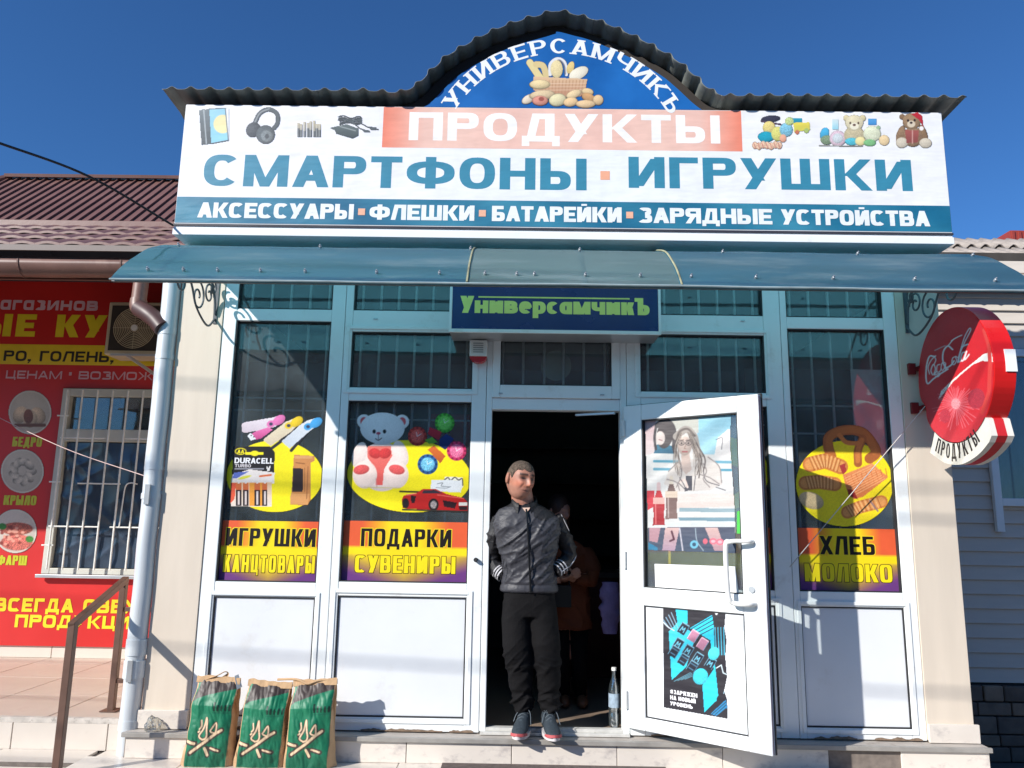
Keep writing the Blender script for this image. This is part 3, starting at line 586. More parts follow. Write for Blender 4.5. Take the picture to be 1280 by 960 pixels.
# cartons behind the glass, on shelf racks added to keep sun out
GOODC = [L(150, 40, 44), L(60, 60, 66), L(190, 170, 60), L(60, 90, 140), L(190, 190, 185), L(70, 110, 70), L(170, 90, 110)]
def sun_block_shelf(x0, x1, y, label):
    t = thing('sun_block_shelf', ((x0+x1)/2, y, 0), label, 'shelf')
    b = MB(); b.box(x0, x1, y+.32, y+.34, 0, 2.35)
    for z in (.3, .8, 1.25, 1.65, 2.05): b.box(x0, x1, y, y+.315, z, z+.02)
    part('rack', b, mat('shelf_board', L(88, 82, 78), .7), t); return t
sun_block_shelf(-2.0, -1.18, .42, 'dark shelf rack added to block sun behind the leftmost window pane'); s2 = sun_block_shelf(-1.12, -.26, .42, 'dark shelf rack added to block sun behind the teddy bear window')
sun_block_shelf(.75, 1.6, .55, 'dark shelf rack added to block sun behind the open door'); s4 = sun_block_shelf(1.65, 2.5, .42, 'dark shelf rack added to block sun behind the bread window')
for (nm, x0, x1, z0, z1, y, c, lab) in (('carton', -.55, -.36, 1.27, 1.6, .5, 0, 'dark red carton on the shelf to the right of the teddy bear'), ('carton', -.62, -.30, 1.67, 1.95, .52, 0, 'wide dark red carton on an upper shelf behind the watches'), ('carton', -.98, -.72, .82, 1.12, .5, 0, 'low red carton on the shelf under the teddy bear')):
    b = MB(); b.box(x0, x1, y, y+.18, z0, z1); single(nm, b, mat('carton%d' % c, GOODC[c], .6), lab, 'box', (x0, y, z0), bevel=.004)
# counter deep in the shop
ct = thing('shop_counter', (1.1, 1.9, 0), 'brown shop counter in the dark interior', 'counter')
b = MB(); b.box(.35, 2.3, 1.7, 2.2, 0, .78); part('body', b, mat('counter_wood', L(96, 44, 30), .5, .2, 6), ct); b = MB(); b.box(.33, 2.3, 1.66, 2.22, .782, .82); part('counter_top', b, mat('counter_top_laminate', L(110, 92, 84), .3), ct)
bs = thing('display_rack', (.3, 3.0, 0), 'dim rack of goods against the back wall of the shop', 'shelf')
b = MB(); b.box(-.6, 1.6, 3.12, 3.15, 0, 2.4)
for z in (.9, 1.25, 1.6, 1.95): b.box(-.6, 1.6, 2.9, 3.115, z, z+.02)
part('rack', b, mat('shelf_board', L(88, 82, 78), .7), bs)

# ---------------------------------------------------------------- the open door leaf
HX = Vector((.655, -.02, 0)); DU = Vector((.68, -.53, 0)).normalized(); DV = Vector((0, 0, 1)); DN = DU.cross(DV).normalized()
def dbox(mb, a0, a1, z0, z1, n0, n1): return mb.obox(HX, DU, DV, DN, a0, a1, z0, z1, n0, n1)
b = MB(); T = -.062
dbox(b, 0, .125, .045, 1.94, T, 0); dbox(b, .735, .862, .045, 1.94, T, 0); dbox(b, .1252, .7348, 1.845, 1.94, T, -.001); dbox(b, .1252, .7348, .742, .845, T, -.001); dbox(b, .1252, .7348, .045, .118, T, -.001)
DOOR = part('door', b, FRAME, SHOP, .005)
b = MB(); dbox(b, .131, .729, .124, .736, -.045, -.012); part('panel', b, PANEL, DOOR, .003)
b = MB()
for z0, z1 in ((.118, .742), (.845, 1.845)):
    for q in ((.1254, .1315, z0, z1), (.7285, .7346, z0, z1), (.1315, .7285, z0+.0004, z0+.006), (.1315, .7285, z1-.006, z1-.0004)): dbox(b, *q, -.05, -.006)
part('gasket', b, GASKET, DOOR)
b = MB(); dbox(b, .130, .730, .850, 1.840, -.036, -.030); part('pane', b, GLASS, DOOR)
b = MB(); dbox(b, .862, .868, .045, 1.94, -.05, -.035); dbox(b, .0, .868, 1.9402, 1.947, -.05, -.03); part('edge_seal', b, GASKET, DOOR)
b = MB(); dbox(b, .862, .8635, .05, 1.93, -.02, -.004); dbox(b, .845, .847, 1.80, 1.86, .0005, .0012); part('lock_strip', b, mat('violet_grey_seal', L(110, 100, 118), .5), DOOR)
def DP(a, z, n=0): return HX+DU*a+DV*z+DN*n
b = MB(); b.tube(curve([DP(.68, 1.125, .0), DP(.68, 1.125, .035), DP(.675, 1.12, .065), DP(.672, 1.05, .07), DP(.675, .92, .07), DP(.68, .83, .065), DP(.70, .80, .05), DP(.78, .80, .045), DP(.80, .80, .0)], 6), .0135, 10)
b.tube(curve([DP(.675, 1.12, .065), DP(.72, 1.13, .06), DP(.79, 1.13, .04), DP(.80, 1.13, .0)], 6), .012, 10)
part('handle', b, PLASW, DOOR, 0, True)
b = MB(); b.tube([DP(.785, .875, 0), DP(.785, .875, .008)], .018, 14); part('keyhole', b, ALU, DOOR, 0, True)
for z in (.2, 1.0, 1.8):
    b = MB(); b.tube([Vector((.652, -.03, z-.05)), Vector((.652, -.03, z+.05))], .011, 10); part('hinge', b, PLASW, DOOR, 0, True)
# poster of a girl at a table
O1 = HX+DN*-.0295
pr = Print(O1, DU, DV, .0006)
W1 = Paint(800, 512, 926, 700, .8, None).z(800, 510, 5.053)
W1.poly([(30, 80), (200, 66), (575, 40), (572, 250), (585, 420), (600, 640), (608, 918), (350, 910), (52, 898), (42, 500)], (228, 228, 226))
P_ = lambda pts, c, c2=None, g=0: W1.poly(pts, c, c2, g, True)
P_([(350, 60), (590, 30), (590, 300), (380, 300)], (150, 214, 236), (176, 222, 236)); P_([(20, 80), (100, 80), (90, 290), (20, 300)], (214, 180, 184), (226, 214, 214)); P_([(190, 60), (370, 60), (370, 160), (300, 120), (220, 140)], (206, 206, 196))
W1.line(cv([(110, 110), (160, 80), (205, 120), (220, 220), (205, 290)]), 34, (70, 62, 66), True); P_([(86, 290), (100, 240), (135, 210), (200, 240), (212, 290)], (60, 130, 156), (50, 110, 140)); W1.ell(158, 168, 52, 88, (78, 68, 70), 8, .1, .1, True); W1.ell(128, 190, 30, 44, (232, 218, 212), 0, .1, 0, True); W1.line(cv([(100, 120), (92, 190), (100, 260)]), 16, (60, 54, 60), True); W1.line([(120, 200), (140, 205)], 5, (150, 90, 90), True)
for y in (300, 362, 408): W1.line([(80, y), (600, y+10)], 28, (236, 236, 232), True)
for y in (336, 386): W1.line([(90, y), (575, y+6)], 16, (88, 164, 190), True)
P_([(470, 300), (490, 190), (560, 130), (600, 160), (600, 290), (540, 330)], (244, 240, 236)); W1.line(cv([(480, 200), (520, 190), (515, 260)]), 4, (90, 90, 100), True)
W1.line(cv([(230, 180), (290, 135), (340, 180), (360, 260), (400, 330)]), 46, (176, 166, 158), True)
P_([(180, 400), (250, 330), (360, 320), (430, 300), (500, 360), (520, 480), (440, 520), (240, 530), (150, 480)], (232, 224, 216), (220, 212, 206))
W1.ell(282, 235, 48, 66, (238, 226, 218), 0, .06, 0, True)
for q in ([(236, 190), (226, 260), (250, 330), (262, 400)], [(330, 190), (350, 280), (380, 360), (372, 440)], [(345, 250), (390, 330), (360, 420)], [(352, 220), (410, 320), (400, 400)]): W1.line(cv(q), 8, (92, 82, 80), True)
W1.line(cv([(232, 200), (250, 150), (300, 132), (345, 175)]), 14, (110, 98, 92), True)
for x in (262, 306): W1.ell(x, 222, 19, 15, (120, 110, 108), 0, 0, 0, True); W1.ell(x, 222, 15, 11, (226, 214, 208), 0, 0, 0, True); W1.ell(x, 222, 5, 5, (50, 40, 40), 0, 0, 0, True)
W1.line([(268, 274), (296, 274)], 6, (190, 100, 100), True); W1.line([(284, 235), (280, 254)], 4, (180, 150, 140), True)
P_([(290, 430), (330, 430), (330, 520), (286, 525)], (60, 60, 74)); W1.line(cv([(250, 470), (280, 455), (300, 500)]), 14, (236, 214, 204), True)
for q in ([(240, 470), (290, 520)], [(250, 440), (280, 490), (285, 525)], [(350, 430), (340, 520)], [(400, 400), (420, 460), (500, 490)], [(480, 500), (540, 520)]): W1.line(cv(q) if len(q) > 2 else q, 5, (70, 66, 74), True)
P_([(40, 520), (90, 520), (90, 620), (44, 650)], (216, 40, 60)); P_([(160, 540), (600, 540), (600, 620), (160, 640)], (240, 228, 222), (230, 214, 206)); P_([(250, 630), (600, 635), (600, 660), (250, 655)], (150, 176, 186)); P_([(160, 660), (600, 660), (600, 690), (160, 690)], (236, 234, 230)); P_([(240, 690), (600, 690), (600, 715), (250, 712)], (124, 160, 176)); P_([(60, 720), (600, 715), (600, 750), (60, 755)], (226, 232, 232))
for x, c, c2, y0 in ((118, (206, 36, 48), (170, 20, 34), 480), (198, (110, 84, 80), (140, 110, 104), 440)):
    W1.line([(x, y0), (x, y0+70)], 24, (226, 214, 196) if x > 150 else (220, 190, 190), True); P_([(x-12, y0+40), (x+12, y0+40), (x+38, y0+120), (x+34, y0+200), (x+40, y0+260), (x-38, y0+262), (x-32, y0+200), (x-36, y0+120)], c, c2); P_([(x-37, y0+85), (x+37, y0+85), (x+37, y0+125), (x-37, y0+125)], (232, 180, 170) if x < 150 else (226, 206, 186)); W1.line([(x-20, y0+130), (x-18, y0+250)], 7, (240, 130, 130) if x < 150 else (200, 180, 176), True)
P_([(50, 755), (600, 750), (610, 920), (50, 900)], (84, 90, 112), (66, 84, 108), .1); P_([(60, 755), (130, 755), (110, 850), (60, 840)], (196, 150, 160)); P_([(160, 755), (250, 755), (220, 900), (140, 900)], (226, 190, 184), (180, 150, 170)); P_([(410, 755), (490, 755), (540, 900), (470, 900)], (232, 196, 190), (190, 150, 160)); P_([(52, 850), (110, 880), (110, 905), (52, 898)], (30, 130, 170)); W1.line([(250, 760), (270, 900)], 9, (210, 206, 216), True); W1.line(cv([(350, 760), (360, 840), (400, 900)]), 5, (180, 200, 210), True); W1.line([(200, 780), (215, 830), (190, 840)], 12, (90, 40, 60), True)
W1.ell(342, 862, 26, 26, (120, 200, 226)); W1.ell(342, 862, 12, 12, (40, 80, 110)); W1.ell(412, 842, 15, 18, (240, 110, 130)); W1.ell(462, 842, 24, 20, (246, 120, 140)); W1.ell(505, 846, 26, 20, (246, 120, 140)); W1.ell(462, 842, 14, 10, (250, 190, 200)); W1.ell(505, 846, 14, 10, (250, 190, 200))
for i in range(46):
    u_ = i/45; x_ = 236+120*u_
    if .26 < u_ < .70: continue
    x_ += -10 if u_ < .5 else 10
    W1.line(cv([(252+66*u_, 150+14*abs(u_-.5)), (x_-6+10*math.sin(i), 240), (x_-14*(u_ < .5)+20*u_+8*math.sin(i*2.1), 330), (x_+24*u_+10*math.sin(i*1.7), 400+30*math.sin(i*3.3))], 4), 3.2, ((96, 84, 78), (150, 134, 122), (196, 182, 170))[i % 3], True)
W1.poly([(262, 290), (312, 288), (326, 390), (290, 420), (258, 380)], (220, 196, 184), (206, 186, 176), 0, True); W1.ell(283, 240, 42, 60, (228, 204, 190), 0, .25, .03, True)
for x in (262, 306): W1.ell(x, 222, 20, 15, (90, 80, 80), 0, 0, 0, True); W1.ell(x, 222, 16, 11, (206, 184, 172), 0, 0, 0, True); W1.ell(x, 222, 6, 5, (40, 32, 34), 0, 0, 0, True); W1.line([(x-16, 204), (x+14, 202)], 5, (100, 84, 78), True)
W1.line([(268, 276), (298, 276)], 8, (186, 92, 92), True); W1.line([(288, 236), (280, 256), (290, 258)], 4, (170, 132, 120), True)
for q in ([(180, 400), (250, 340), (262, 420), (230, 500)], [(430, 310), (500, 370), (516, 470)], [(380, 420), (440, 440), (500, 480)], [(170, 450), (230, 470), (250, 520)], [(400, 350), (420, 400), (400, 450), (440, 500)]): W1.line(cv(q), 7, (150, 140, 138), True)
W1.a[..., :3] = W1.a[..., :3]*.86-4
W1.grain(.05); pr.paint(W1); pr.build('poster', PRINTP, DOOR, 'drinks poster of a girl in glasses at a table')
b = MB(); b.prism([DP(.189, .838, -.0285), DP(.70, .838, -.0285), DP(.685, .990, -.0275), DP(.187, .983, -.0275)], DN*.0015); b.prism([DP(.46, .80, -.0005), DP(.664, .80, -.0005), DP(.662, .84, .0005), DP(.46, .84, .0005)], DN*.001); part('paper_sheet', b, mat('paper', L(238, 238, 236), .7, .02), DOOR)
b = MB(); b.prism([DP(.70, 1.17, -.0285), DP(.728, 1.17, -.0285), DP(.728, 1.30, -.0285), DP(.705, 1.29, -.0285)], DN*.001); part('green_sticker', b, mat('green_sticker', L(60, 180, 60), .5), DOOR)
# dark poster with cans
pr = Print(HX+DN*-.0115, DU, DV, .0006)
W2 = Paint(824, 752, 914, 900, .7).z(820, 755, 6.62); DK = (38, 34, 42); CY = (40, 200, 226)
W2.poly([(58, 20), (480, 66), (500, 95), (520, 68), (578, 72), (566, 200), (585, 300), (575, 440), (590, 600), (565, 720), (590, 790), (596, 952), (60, 856)], DK)
Q_ = lambda pts, c, c2=None, g=0: W2.poly(pts, c, c2, g, True)
Q_([(160, 30), (258, 40), (262, 160), (185, 200)], CY); Q_([(105, 230), (180, 150), (330, 260), (250, 520), (130, 630)], (60, 190, 214), CY)
for i in range(4): W2.line([(60+i*22, 130-i*20), (110+i*24, 200)], 6, (150, 190, 214), True)
Q_([(280, 200), (465, 90), (478, 190), (500, 800), (400, 895), (385, 670), (480, 560), (450, 300)], CY)
for i in range(4): W2.line([(285+i*10, 210+i*24), (470, 100+i*34)], 7, (24, 40, 60), True); W2.line([(488+i*24, 195), (500+i*22, 420)], 8, (70, 190, 220), True); W2.line([(150+i*30, 640-i*6), (300, 560+i*12)], 5, (100, 170, 190), True)
Q_([(490, 520), (515, 760), (400, 895), (385, 680)], CY); Q_([(450, 910), (580, 790), (590, 860), (500, 925)], (40, 130, 180)); 
for i in range(3): W2.line([(460+i*30, 915), (580, 810+i*26)], 5, DK, True)
W2.line(cv([(60, 150), (100, 190), (150, 220)]), 8, (220, 230, 240), True); W2.line([(500, 530), (540, 505), (556, 570), (590, 585)], 8, (220, 240, 245), True); W2.line([(560, 740), (590, 650)], 7, (160, 200, 215), True)
cans = [(225, 205, 0), (310, 265, 1), (385, 330, 1), (185, 330, 0), (265, 385, 0), (345, 450, 0), (150, 395, 2), (225, 460, 2), (300, 520, 2), (450, 490, 0)]
for x, y, k in cans:
    def rp(u, v, a_=math.radians(32)): return (x+u*math.cos(a_)-v*math.sin(a_), y+u*math.sin(a_)+v*math.cos(a_))
    base, rim = ((26, 30, 48), (120, 176, 198)) if k != 1 else ((206, 140, 168), (238, 196, 210))
    W2.poly([rp(-36, -44), rp(36, -44), rp(36, 46), rp(-36, 46)], base, tuple(v*.75 for v in base)); W2.line([rp(-30, -44), rp(30, -44)], 9, rim, True); W2.line([rp(-34, -36), rp(-34, 42)], 5, rim, True); W2.line([rp(34, -38), rp(34, 42)], 4, (90, 150, 180), True)
    if k == 0: W2.line([rp(-16, 26), rp(-12, -14), rp(0, 10), rp(12, -14), rp(16, 26)], 8, (110, 190, 214), True)
    if k == 2: W2.line([rp(-30, -20), rp(30, -20)], 10, (70, 110, 134), True); W2.line([rp(-20, 20), rp(20, 20)], 8, (80, 130, 160), True)
W2.ell(478, 410, 46, 56, (70, 214, 230), 20, .2, .2); W2.ell(368, 600, 62, 68, (60, 206, 226), 20, .2, .25)
W2.grain(.08); pr.paint(W2)
for s_, y0, y1, x1 in (('#ЗАРЯЖЕН', 700, 740, 342), ('НА НОВЫЙ', 748, 788, 328), ('УРОВЕНЬ', 798, 836, 304)):
    zt(pr, s_, 118, x1, y0+6, y1, 820, 755, 6.62, (240, 240, 244), sw=.3, bh=.22, gap=.1, slant=.0)
pr.build('poster', PRINTP, DOOR, 'dark poster with blue and pink cans on the lower door panel')

# ---------------------------------------------------------------- big sign
SG = thing('shop_sign', (.25, -.1, 2.96), 'wide white and teal sign board under the tiled roof edge', 'sign')
VW = mat('sign_side_white', L(226, 230, 232), .4, .05)
b = MB(); b.box(-2.198, 2.706, -.199, -.003, 2.965, 3.862); part('box', b, VW, SG, .003)
b = MB(); b.box(-2.2, 2.708, -.206, -.1995, 3.026, 3.040); part('trim_strip', b, mat('dark_trim', L(60, 60, 66), .4), SG); b = MB(); b.box(-2.2, 2.708, -.208, -.1995, 2.966, 3.010); part('trim_strip', b, FRAME, SG, .002)
pr = Print((0, -.2, 0), d0=.0006)
S1 = (-2.195, 2.702)
def zgrid(pr, x0, x1, z0, z1, nx, nz, fn):
    b = len(pr.v)
    for j in range(nz+1):
        for i in range(nx+1): pr.v.append(tuple(pr.P(x0+(x1-x0)*i/nx, z0+(z1-z0)*j/nz))); pr.c.append(tuple(lin(fn(i/nx, j/nz)))+(1,))
    for j in range(nz):
        for i in range(nx): a = b+j*(nx+1)+i; pr.f.append((a, a+1, a+nx+2, a+nx+1))
    pr.d += .00004
zgrid(pr, *S1, 3.222, 3.860, 60, 8, lambda u, v: (236+2*math.sin(u*9), 238, 240+2*math.sin(u*5+v)))
def teal(u, v):
    s_ = 10*math.sin(u*41+v*3)+8*math.sin(u*17+1); return (42+s_, 120+s_, 150+s_*.8)
zgrid(pr, *S1, 3.048, 3.2215, 90, 4, teal)
def salmon(u, v):
    ed = max(0, 1-min(u, 1-u)*9); t = .5+.5*math.sin(u*23); return (238-3*t, 198-60*ed-6*t, 182-70*ed-5*t)
zgrid(pr, -.905, 1.412, 3.575, 3.858, 60, 4, salmon)
pr.text('ПРОДУКТЫ', -.735, 1.272, 3.628, .196, (246, 244, 240), sw=.31, bh=.2, gap=.16, se=2.6)
pr.text('СМАРТФОНЫ', -2.040, .412, 3.297, .216, (58, 136, 164), sw=.31, bh=.19, gap=.14, se=2.5)
pr.text('ИГРУШКИ', .680, 2.480, 3.318, .212, (58, 136, 164), sw=.31, bh=.19, gap=.14, se=2.5)
pr.rect(.500, .560, 3.37, 3.43, (238, 172, 140))
for s_, px0, px1 in (('АКСЕССУАРЫ', 247, 442), ('ФЛЕШКИ', 462, 593), ('БАТАРЕЙКИ', 615, 777), ('ЗАРЯДНЫЕ', 798, 965), ('УСТРОЙСТВА', 976, 1161)):
    xa = at(px0, 265, -.2).x; xb = at(px1, 268, -.2).x; pr.text(s_, xa, xb, 3.083, .102, (236, 240, 242), sw=.30, bh=.22, gap=.07, se=3.2)
for px in (452, 603, 787): x = at(px, 266, -.2).x; pr.rect(x-.022, x+.022, 3.112, 3.156, (238, 180, 150))
def pics(x0, y0, x1, y1, ox, oy, k): return Paint(x0, y0, x1, y1, .7).z(ox, oy, k)
p = pics(244, 130, 292, 184, 240, 125, 5.333); G1 = (92, 100, 104)
p.poly([(45, 66), (120, 58), (132, 290), (62, 300)], (112, 124, 130), (70, 80, 86)); p.line([(78, 64), (96, 292)], 8, (170, 180, 184)); p.poly([(116, 60), (222, 54), (242, 268), (128, 290)], (150, 204, 224), (140, 206, 226)); p.ell(205, 160, 62, 62, (240, 226, 170), 0, 0, 0, True); p.poly([(222, 54), (300, 54), (300, 300), (242, 270)], (236, 238, 240)); p.a[..., 3] *= ~((p.X-240)*5.333 > 246); p.line([(116, 60), (222, 54), (242, 268), (128, 290)], 6, (90, 104, 116)); pr.paint(p)
p = pics(306, 132, 350, 182, 240, 125, 5.333)
p.line(cv([(415, 160), (450, 90), (510, 62), (565, 90), (570, 150), (548, 185)]), 28, G1); p.line(cv([(418, 150), (455, 85), (515, 58)]), 8, (150, 156, 160)); p.ell(408, 198, 52, 46, (84, 90, 96), -50, .2, .2); p.ell(490, 230, 62, 62, (98, 106, 110), -50, .2, .2); p.ell(498, 240, 38, 40, (130, 138, 140), -50, .2, .3); p.ell(500, 242, 14, 16, (80, 86, 90)); pr.paint(p)
p = pics(368, 146, 404, 178, 240, 125, 5.333)
for i, (x, h_) in enumerate(((708, 150), (728, 160), (750, 142), (772, 150), (790, 140), (812, 136), (832, 160), (850, 160))): p.rect(x-9, h_, x+9, 250, (196, 186, 160), (120, 120, 118)); p.rect(x-9, 190+(i % 3)*8, x+9, 250, (86, 92, 96)); p.line([(x-2, h_+10), (x-2, 245)], 3, (226, 226, 220))
pr.paint(p)
p = pics(408, 140, 480, 178, 240, 125, 5.333)
for dy in (0, 12, 22): p.line(cv([(975, 112+dy), (1010, 104+dy), (1060, 122+dy), (1110, 108+dy), (1130, 124+dy), (1100, 140+dy), (1040, 128+dy), (985, 140+dy)]), 7, G1)
p.poly([(915, 184), (1030, 160), (1110, 190), (1112, 235), (1070, 258), (960, 225), (950, 200)], (104, 116, 116), (66, 76, 78)); p.line([(985, 176), (1090, 205)], 6, (160, 168, 166)); p.line([(1070, 150), (1120, 190), (1150, 200)], 7, G1); p.line([(1110, 145), (1170, 180), (1240, 196)], 7, G1); p.poly([(1130, 195), (1180, 200), (1190, 216), (1150, 218)], G1); p.poly([(1180, 175), (1230, 180), (1225, 200), (1190, 200)], G1); pr.paint(p)
p = pics(938, 140, 1016, 192, 930, 130, 5.12)
p.ell(170, 95, 62, 22, (60, 60, 76), -5, .2, .2); p.line([(110, 110), (235, 130)], 10, (90, 70, 90)); p.ell(160, 150, 40, 40, (224, 206, 130), 0, .2, .2); p.ell(140, 210, 52, 34, (40, 160, 184), 0, .2, .15); p.ell(215, 190, 40, 46, (214, 210, 120), 0, .2, .2); p.ell(270, 165, 42, 44, (130, 190, 210), 0, .2, .3); p.rect(290, 88, 372, 124, (50, 160, 186), (40, 130, 160)); p.poly([(315, 120), (420, 115), (425, 165), (320, 182)], (232, 216, 90), (206, 200, 90), .2); p.ell(250, 220, 22, 26, (230, 170, 140), 0, .2); p.ell(290, 110, 28, 26, (190, 206, 140), 0, .2, .3); p.ell(340, 180, 14, 14, (200, 120, 90)); p.ell(400, 170, 16, 16, (170, 190, 110))
for x in range(70, 230, 26): p.ell(x, 270-(x % 3)*5, 18, 24, (226, 190, 160), 0, .2, .3); p.line([(x-8, 250), (x+6, 285)], 5, (190, 120, 110))
pr.paint(p)
p = pics(1020, 142, 1114, 188, 930, 130, 5.12)
p.ell(515, 190, 28, 42, (80, 176, 216), 20, .2); p.ell(530, 230, 40, 30, (130, 150, 120), 0, .2, .3); p.rect(562, 95, 605, 165, (214, 226, 226), (150, 210, 226)); p.ell(600, 220, 52, 50, (222, 196, 206), 0, .2, .2); p.ell(600, 220, 34, 32, (206, 214, 216), 0, .2, .2)
for x in (655, 760): p.ell(x, 90, 20, 20, (214, 202, 160), 0, .2)
p.ell(706, 200, 66, 58, (196, 184, 150), 0, .2, .2); p.ell(706, 120, 58, 50, (222, 212, 178), 0, .2, .12); p.ell(706, 142, 28, 22, (236, 230, 206)); p.ell(680, 122, 6, 7, (70, 50, 40)); p.ell(732, 122, 6, 7, (70, 50, 40)); p.ell(706, 134, 10, 7, (90, 60, 50)); p.rect(792, 92, 848, 136, (90, 160, 214), (70, 140, 200)); p.ell(820, 190, 56, 50, (222, 226, 196), 0, .2, .15); p.ell(690, 240, 44, 24, (90, 190, 206), 0, .2, .2); p.ell(745, 238, 34, 28, (236, 222, 160), 0, .2); p.ell(805, 248, 40, 22, (130, 190, 130), 0, .2, .2); p.ell(897, 232, 34, 34, (232, 206, 160), 0, .2, .1); p.ell(860, 150, 14, 12, (160, 190, 150)); p.line(cv([(480, 265), (600, 268), (760, 270)]), 6, (180, 180, 170)); pr.paint(p)
p = pics(1120, 138, 1168, 188, 930, 130, 5.12)
p.ell(1012, 82, 18, 18, (140, 112, 84), 0, .2); p.ell(1000, 195, 24, 60, (150, 122, 94), 20, .2, .2); p.ell(1148, 190, 24, 60, (140, 112, 84), -20, .2, .2); p.ell(1080, 210, 62, 64, (146, 118, 92), 0, .2, .2); p.ell(1072, 110, 58, 52, (156, 128, 98), 0, .2, .15); p.ell(1070, 128, 26, 22, (214, 200, 176)); p.ell(1050, 106, 7, 8, (40, 28, 26)); p.ell(1092, 104, 7, 8, (40, 28, 26)); p.ell(1070, 120, 9, 7, (50, 34, 30)); p.poly([(1070, 66), (1110, 50), (1142, 80), (1150, 150), (1120, 100)], (196, 50, 60), (170, 40, 50)); p.ell(1136, 156, 14, 14, (238, 234, 230)); p.ell(1010, 248, 38, 34, (206, 196, 176), 0, .2, .1); p.ell(1162, 250, 40, 32, (206, 196, 176), 0, .2, .1); p.poly([(1030, 165), (1120, 170), (1112, 245), (1040, 250)], (166, 92, 84), (140, 76, 70), .15); p.line([(1078, 170), (1078, 250)], 8, (200, 150, 140)); pr.paint(p)
pr.build('printed_face', PRINTB, SG)

# ---------------------------------------------------------------- arch sign and roof edge
AS = thing('arch_sign', (.24, -.17, 3.87), 'blue arched sign with white serif letters and a bread basket', 'sign')
ctr = Vector((.262, 0, 2.78)); 
roofpts = [(-2.325, 3.925), (-1.9, 3.926), (-1.4, 3.926), (-1.0, 3.927)]
for q_ in ((487, 112), (503, 111), (522, 102), (543, 81), (566, 62), (608, 38.5), (641, 25), (674, 15.5), (697, 10), (723, 15.5), (749, 23), (795, 43), (838, 67), (861, 85), (884, 106), (898, 114), (915, 116)):
    q3 = at(q_[0], q_[1]+1, -.278); roofpts.append((q3.x, q3.z-.014))
roofpts += [(1.7, 3.925), (2.2, 3.924), (2.83, 3.922)]
RC = curve([(a, 0, b) for a, b in roofpts], 8)
arch = []; roof_in = [(p.x, p.z-.012) for p in RC if -.84 < p.x < 1.30]
for i_, p in enumerate(RC[1:-1]):
    t_ = (RC[i_+2]-RC[i_]).normalized(); q_ = p-Vector((-t_.z, 0, t_.x))*(.098 if p.x > .2 else .112)
    if q_.z > 3.872 and -.8 < q_.x < 1.3 and (not arch or q_.x > arch[-1][0]): arch.append((q_.x, q_.z))
AX0, AX1 = arch[0][0]-.02, arch[-1][0]+.02
b = MB(); b.prism([Vector((x, -.2, z)) for x, z in [(AX0, 3.8635)]+arch+[(AX1, 3.8635)]], (0, .06, 0)); part('panel', b, mat('arch_blue_vinyl', L(24, 92, 164), .35, .12, 2.5, .15, 4, col2=L(30, 104, 176)), AS)
pr = Print((0, -.2, 0), d0=.0008)
R0 = 0; import itertools
# circle through letter baselines: (560,128) (700,65) (850,130) -> centre and radius found from the sign's own metres
A1, A2, A3 = at(572, 133, -.2), at(706, 67, -.2), at(832, 137, -.2)
def circ(a, b_, c):
    ax, ay, bx, by, cx, cy = a.x, a.z, b_.x, b_.z, c.x, c.z; d = 2*(ax*(by-cy)+bx*(cy-ay)+cx*(ay-by))
    ux = ((ax*ax+ay*ay)*(by-cy)+(bx*bx+by*by)*(cy-ay)+(cx*cx+cy*cy)*(ay-by))/d; uy = ((ax*ax+ay*ay)*(cx-bx)+(bx*bx+by*by)*(ax-cx)+(cx*cx+cy*cy)*(bx-ax))/d
    return ux, uy, math.hypot(ax-ux, ay-uy)
ux, uy, RR = circ(A1, A2, A3)
aL = math.degrees(math.atan2(A1.x-ux, A1.z-uy)); aR = math.degrees(math.atan2(A3.x-ux, A3.z-uy))
pr.arc('УНИВЕРСАМЧИКЪ', ux, uy, RR, aL-1.5, aR+3.0, .108, (238, 240, 242), sw=.24, bh=.13, gap=.24, se=2, serif=True)
p = Paint(650, 68, 756, 136, .7).z(640, 60, 9.846)
p.line(cv([(220, 180), (300, 300), (380, 420)]), 90, (226, 208, 150)); p.line(cv([(300, 200), (380, 220), (420, 330)]), 80, (218, 196, 140)); p.line(cv([(470, 330), (470, 200), (560, 130), (650, 180), (670, 330)]), 40, (226, 226, 226)); p.line(cv([(500, 200), (580, 150), (640, 210), (655, 320)]), 18, (120, 120, 130)); p.ell(550, 260, 76, 110, (232, 214, 162), 0, .15, .12); p.ell(720, 240, 44, 80, (228, 200, 130), 20, .15, .1); p.ell(820, 310, 130, 70, (236, 228, 206), -28, .15, .06)
p.poly([(262, 350), (930, 380), (905, 520), (840, 600), (520, 600), (262, 520)], (222, 190, 150), (190, 140, 110), .1)
for i in range(15): p.line([(290+i*42, 400), (292+i*40, 560)], 9, (184, 136, 104))
for y in (440, 480, 520): p.line([(280, y), (900, y-6)], 7, (230, 200, 168))
for x, y, rx, ry, c, r in ((340, 450, 130, 60, (230, 208, 158), 0), (200, 630, 90, 52, (230, 214, 190), -30), (370, 580, 160, 62, (222, 198, 158), -5), (345, 650, 100, 62, (220, 150, 130), 0), (560, 640, 110, 80, (224, 214, 170), -10), (760, 570, 100, 50, (232, 206, 160), -20), (930, 540, 76, 46, (226, 198, 150), 10), (940, 610, 90, 54, (206, 160, 110), 20), (1060, 640, 66, 66, (228, 196, 150), 0), (720, 665, 92, 58, (234, 200, 150), -10), (905, 690, 125, 50, (228, 196, 150), 0)):
    p.ell(x, y, rx, ry, tuple(v*.62 for v in c), r); p.ell(x, y-5, rx*.93, ry*.88, c, r, .25, .08)
p.ell(362, 628, 34, 26, (160, 90, 76)); pr.paint(p)
pr.build('printed_face', PRINTV, AS)
